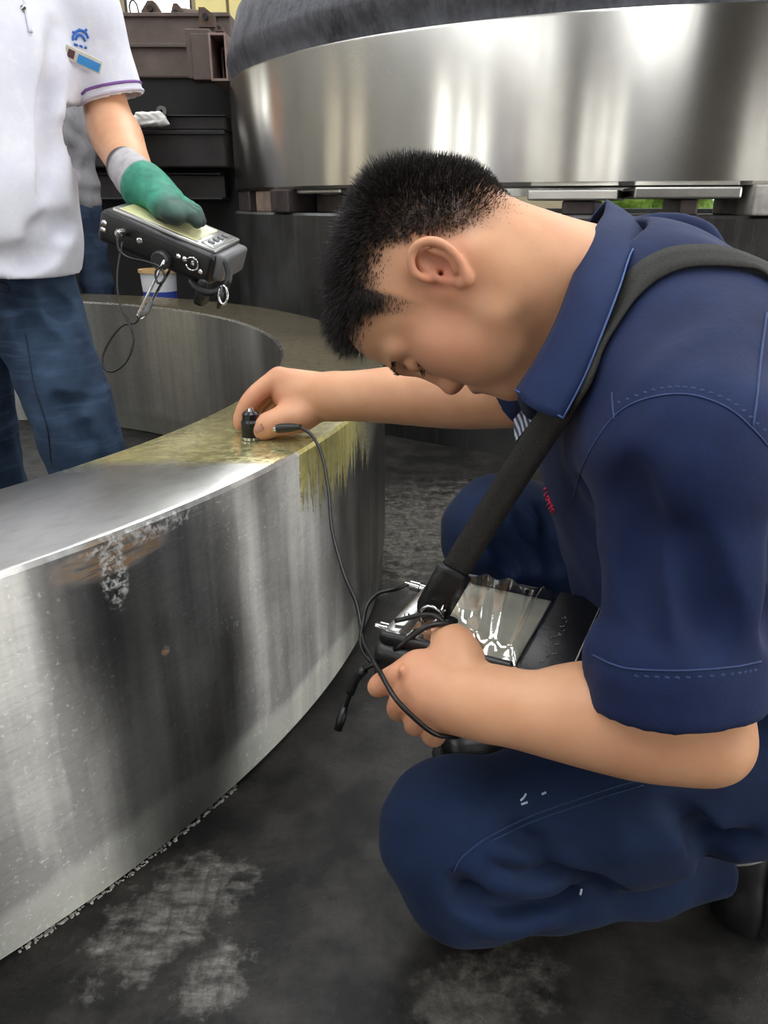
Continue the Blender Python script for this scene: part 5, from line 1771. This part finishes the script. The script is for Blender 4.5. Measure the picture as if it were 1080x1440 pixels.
def wr3(Pn):
    x, y, z = Pn.T
    return np.sin(z * 52 + 5 * np.sin(x * 22)) * np.sin(x * 17 + y * 13 + 2 * np.sin(z * 11)) + .6 * np.sin(z * 28 + 7 * np.sin(y * 19 + x * 8))
jf.wrinkle(.0028, wr3)
jeans, Vj, Qj = skin_mesh('jeans', jf, JEAN, M2, 2)
JC = Caster(Vj, Qj)
sj = JC.path([(36, 470), (48, 540), (66, 600), (72, 650)], .0006, 6)
if len(sj) > 2: tube('seam', sj, .0016, plain('dark_denim_seam', rgb(28, 38, 56), .8), jeans, 6)
pkt = JC.path([(0, 396), (10, 402), (8, 412)], .001, 5)
if len(pkt) > 2: tube('belt_loop', pkt, .004, plain('dark_denim_seam', rgb(28, 38, 56), .8), jeans, 6)
def plain_shoe(parent, c, d):
    d = npv(d) / np.linalg.norm(d); c = npv(c)
    g = Field(np.minimum(c, c + d * .26) - .07, np.maximum(c, c + d * .26) + .12, .006)
    g.chain([(*(c + upz * .035 - d * .02), .040), (*(c + d * .10 + upz * .035), .042), (*(c + d * .2 + upz * .025), .036)], .02, flat=(upz, .85))
    g.cap(c + upz * .04, c + upz * .10, .042, .045, .02)
    g.plane_cut((0, 0, .002), (0, 0, -1))
    o, _, _ = skin_mesh('shoe', g, SHOE, parent, 1)
    g2 = Field(np.minimum(c, c + d * .26) - .07, np.maximum(c, c + d * .26) + .06, .006)
    g2.chain([(*(c + upz * .01 - d * .02), .044), (*(c + d * .10 + upz * .01), .045), (*(c + d * .2 + upz * .01), .041)], .02, flat=(upz, .25))
    g2.plane_cut((0, 0, .001), (0, 0, -1))
    skin_mesh('sole', g2, SOLE, o, 1)
plain_shoe(M2, (-.590, 1.57, 0), fw + lf * .2)
plain_shoe(M2, (-.89, 1.67, 0), fw - lf * .2)
# glove
def glove_mat():
    m = NT('green_dipped_glove')
    g_ = m.attr('dip'); n = m.noise(m.coord(), 60, 4)
    gr_ = m.mix(m.ramp(n, .3, .7), rgb(24, 104, 84), rgb(44, 142, 116))
    gy = m.mix(m.ramp(n, .3, .7), rgb(150, 146, 148), rgb(178, 174, 176))
    cu = m.attr('cuff')
    c_ = m.mix(g_, gy, gr_); c_ = m.mix(cu, c_, rgb(66, 60, 64))
    c_ = m.mix(m.attr('tip'), c_, rgb(40, 56, 52))
    return m.set(color=c_, rough=.6, normal=m.bump(m.noise(m.coord(), 350, 2), .3, .001))
gf = Field(npv(W(225, 270, 1.37)) - npv((.16, .16, .14)), npv(W(225, 270, 1.37)) + npv((.14, .16, .12)), .0025)
P = lambda *a: npv(W(*a))
gf.chain([(*P(178, 236, 1.418), .036), (*P(190, 250, 1.408), .0375), (*P(203, 264, 1.395), .038)], .006)
kn2 = [P(243, 287, 1.345), P(246, 283, 1.370), P(245, 279, 1.395), P(241, 276, 1.415)]
for q in kn2: gf.cap(P(205, 264, 1.39), q, .032, .0165, .02)
tips = [[P(260, 299, 1.332), P(272, 306, 1.330), P(277, 313, 1.330)], [P(264, 296, 1.362), P(277, 303, 1.36), P(282, 311, 1.358)], [P(262, 290, 1.392), P(275, 297, 1.39), P(280, 304, 1.388)], [P(257, 286, 1.415), P(268, 292, 1.415), P(272, 298, 1.415)]]
for q, t in zip(kn2, tips):
    gf.chain([(*q, .0145), (*t[0], .0128), (*t[1], .0120), (*t[2], .0105)], .003)
gf.chain([(*P(212, 276, 1.362), .021), (*P(226, 290, 1.338), .018), (*P(240, 300, 1.322), .0150), (*P(250, 306, 1.316), .0125)], .012)
glove, Vg, Qg = skin_mesh('glove', gf, glove_mat(), M2, 2)
ga = (Vg - WR2) @ ((P(270, 305, 1.35) - WR2) / np.linalg.norm(P(270, 305, 1.35) - WR2))
add_attr(glove, 'dip', sstep(ga, .022, .030)); add_attr(glove, 'cuff', 1 - sstep(ga, -.034, -.026))
add_attr(glove, 'tip', .75 * sstep(ga, .115, .15) + .5 * sstep(-(Vg[:, 2] - P(240, 292, 1.34)[2]), .0, .03))
glove['label'] = 'grey knit glove with a green dipped palm'

# ---- the instrument in his gloved hand
lv = npv(W(318, 366, 1.33)) - npv(W(138, 290, 1.33))
LEN = np.linalg.norm(lv) * .90; lv /= np.linalg.norm(lv)
wv_ = .040 * CAMR + .075 * CAMU - .14 * CAMB
wv_ = wv_ - lv * (wv_ @ lv); wv_ /= np.linalg.norm(wv_)
nv_ = np.cross(lv, wv_); nv_ = nv_ if nv_[2] > 0 else -nv_
O2 = npv(W(140, 292, 1.315))
def ip(a, b, c): return Vector(O2 + lv * a + wv_ * b + nv_ * c)
MI = Matrix((Vector(lv), Vector(wv_), Vector(nv_))).transposed()
WID = .135; THK = .058
D2 = empty('flaw_detector', ip(LEN / 2, WID / 2, -THK), 'tilted flaw detector with a yellowish screen under the gloved hand of the standing man', 'instrument')
box('case', ip(LEN / 2, WID / 2, -THK / 2), (LEN, WID, THK), LEATHER, D2, MI, .012, 4, True)
box('bezel', ip(LEN / 2 + .004, WID / 2 + .004, .001), (LEN * .90, WID * .88, .010), SILVER, D2, MI, .004, 2, True)
box('screen', ip(LEN * .45, WID / 2, .006), (LEN * .66, WID * .74, .003), LCD2, D2, MI, .001, 1)
box('key_panel', ip(LEN * .88, WID / 2, .006), (LEN * .12, WID * .7, .004), SILVER, D2, MI, .002, 2, True)
for k in range(4):
    box('key', ip(LEN * .88, WID * (.26 + .16 * k), .009), (.012, .010, .004), plain('grey_key', rgb(96, 98, 100), .5), D2, MI, .002, 2, True)
box('end_guard', ip(LEN + .006, WID * .45, -THK * .35), (.022, WID * .8, THK * .8), plain('grey_bumper', rgb(92, 92, 94), .45), D2, MI, .007, 3, True)
box('strap_lug', ip(LEN - .012, .01, -THK - .012), (.020, .03, .05), LEATHER, D2, MI, .006, 2, True)
fnn = Vector(-wv_)
for a, c_ in ((.012, -.022), (.012, -.034), (LEN * .70, -.026), (LEN * .755, -.026), (LEN * .83, -.027), (LEN * .90, -.036)):
    rivet(ip(a, -.001, c_), fnn, D2, .0052)
cr = [ip(LEN * .83, -.004, -.027) + (Vector(lv) * math.cos(a) + Vector(nv_) * math.sin(a)) * .011 for a in [i * math.pi / 8 for i in range(-7, 8)]]
tube('ring_clip', cr, .0018, CHROME, D2, 8)
bnc(ip(LEN * .24, .0, -.022), fnn + Vector(lv) * -.15, D2, .0075, .024)
bnc(ip(LEN * .37, .004, -.026), fnn, D2, .0055, .008)
s_, u_ = frame_of(fnn)
piv = ip(LEN * .58, 0, -THK * .72)
lathe('pivot_knob', [(0, .016), (.014, .016), (.0165, .012), (.0165, -.004), (0, -.004)], piv, plain('dark_knob', rgb(40, 40, 42), .45), D2, 28, axis=(s_, u_, fnn), closed_prof=False)
# wire stand
def wpt(px, py, d): return W(px, py, d)
tube('wire_stand', [tuple(wpt(231, 366, 1.300)), tuple(wpt(215, 400, 1.300)), tuple(wpt(198, 434, 1.300)), tuple(wpt(194, 445, 1.302)), tuple(wpt(203, 444, 1.318)), tuple(wpt(222, 408, 1.36)), tuple(wpt(246, 368, 1.40))], .0026, CHROME, D2, 8, smooth_pts=6)
tube('foot_sleeve', [tuple(wpt(196, 444, 1.303)), tuple(wpt(206, 438, 1.32)), tuple(wpt(212, 426, 1.33))], .0048, plain('grey_bumper', rgb(92, 92, 94), .45), D2, 8)
# hanging strap ends with a buckle
tube('strap_end', [tuple(wpt(318, 368, 1.30)), tuple(wpt(322, 385, 1.30)), tuple(wpt(318, 402, 1.30)), tuple(wpt(300, 412, 1.31)), tuple(wpt(282, 408, 1.33)), tuple(wpt(270, 395, 1.36))], .0065, LEATHER, D2, 8, smooth_pts=5)
bkp = [wpt(314 + 6 * math.cos(a), 415 + 13 * math.sin(a), 1.295) for a in [i * math.pi / 8 for i in range(16)]]
tube('buckle', [tuple(p) for p in bkp], .0022, CHROME, D2, 8, True)
tube('strap_tip', [tuple(wpt(312, 404, 1.298)), tuple(wpt(310, 420, 1.298)), tuple(wpt(307, 434, 1.30))], [.006, .005, .003], LEATHER, D2, 8)
# its cables
c2 = tube('instrument_cable', [tuple(ip(LEN * .235, -.022, -.022)), tuple(wpt(165, 330, 1.29)), tuple(wpt(167, 350, 1.29)), tuple(wpt(180, 362, 1.29)), tuple(wpt(205, 368, 1.29)), tuple(wpt(225, 376, 1.288)), tuple(wpt(232, 392, 1.288)), tuple(wpt(222, 398, 1.288)), tuple(wpt(219, 382, 1.288)), tuple(wpt(232, 372, 1.286))], .0020, RUBBER, None, 6, smooth_pts=6)
props(c2, 'thin cable from the raised instrument\'s chrome connector to a knot at its wire stand', 'cable')
c3 = tube('instrument_cable', [tuple(wpt(172, 340, 1.312)), tuple(wpt(165, 385, 1.305)), tuple(wpt(168, 425, 1.30)), tuple(wpt(182, 456, 1.298)), tuple(wpt(188, 480, 1.30)), tuple(wpt(178, 508, 1.30)), tuple(wpt(160, 522, 1.30)), tuple(wpt(147, 518, 1.30)), tuple(wpt(145, 500, 1.30)), tuple(wpt(155, 478, 1.30)), tuple(wpt(172, 458, 1.30)), tuple(wpt(190, 454, 1.30)), tuple(wpt(196, 446, 1.30))], .0020, RUBBER, None, 6, smooth_pts=7)
props(c3, 'thin black cable hanging in a wide loop below the raised instrument', 'cable')

# ================================================================== MAN IN GREY FAR BEHIND
M3_ = empty('person', (-1.66, 4.33, 0), 'man in a grey t-shirt and jeans, mostly hidden behind the white-shirted man', 'person')
T3 = npv((-1.66, 4.33, 0))
fw3 = npv((.6, -.8, 0)); lf3 = npv((.8, .6, 0))
PM3 = np.stack([lf3, fw3, upz], 1)
bf = Field((-2.15, 3.9, .6), (-1.15, 4.9, 1.75), .012)
bf.chain([(*(T3 + upz * 1.0), .11), (*(T3 + upz * 1.38), .11), (*(T3 + upz * 1.46), .06), (*(T3 + upz * 1.56 + fw3 * .02), .055)], .05)
for s in (-1, 1):
    bf.chain([(*(T3 + lf3 * .19 * s + upz * 1.38), .05), (*(T3 + lf3 * .12 * s - fw3 * .10 + upz * 1.10), .042), (*(T3 + lf3 * .14 * s + fw3 * -.13 + upz * .90), .03)], .03)
    hh = T3 + lf3 * .08 * s - fw3 * .17 + upz * .87
    bf.ell(hh, (.03, .035, .02), .02)
    for k in range(4): bf.cap(hh + fw3 * .02 + upz * (.012 * (k - 1.5)), hh + fw3 * .07 - lf3 * s * .02 + upz * (.012 * (k - 1.5)), .010, .008, .003)
    bf.cap(hh + upz * .02, hh + upz * .05 + fw3 * .04, .010, .008, .005)
v3, q3 = bf.net()
H3 = T3 + upz * 1.635 + fw3 * .03
HM3 = np.stack([-lf3, fw3, upz], 1)
person_body(M3_, [(head_at(H3, HM3), qh), (v3, q3)], SKIN, len(sel))
hair_at(M3_, H3, HM3)
sf3 = Field((-2.15, 3.9, .74), (-1.15, 4.8, 1.58), .010)
sf3.ell(T3 + upz * 1.2, (.20, .14, .24), .05, M=PM3); sf3.ell(T3 + upz * .95, (.19, .14, .2), .05, M=PM3)
sf3.cap(T3 + lf3 * .18 + upz * 1.38, T3 - lf3 * .18 + upz * 1.38, .075, .075, .05)
for s in (-1, 1): sf3.cap(T3 + lf3 * .19 * s + upz * 1.38, T3 + lf3 * .22 * s + upz * 1.18, .075, .07, .04)
sf3.wrinkle(.008, wr2)
sf3.plane_cut(T3 + upz * .845, (0, 0, -1))
sf3.cap(T3 + upz * 1.42, T3 + upz * 1.6, .062, .07, .01, 'sub')
skin_mesh('t_shirt', sf3, cloth_mat('grey_jersey', rgb(118, 116, 120), rgb(150, 148, 152)), M3_, 2)
jf3 = Field((-2.1, 3.95, .02), (-1.25, 4.75, .98), .010)
jf3.ell(T3 + upz * .86, (.175, .13, .12), .05, M=PM3)
for s in (-1, 1): jf3.chain([(*(T3 + lf3 * .09 * s + upz * .8), .10), (*(T3 + lf3 * .11 * s + upz * .46), .078), (*(T3 + lf3 * .12 * s + upz * .06), .062)], .04)
jf3.wrinkle(.004, wr3)
skin_mesh('jeans', jf3, denim('dark_denim', rgb(38, 48, 66), rgb(56, 70, 92)), M3_, 2)
for s in (-1, 1): plain_shoe(M3_, T3 + lf3 * .12 * s, fw3)
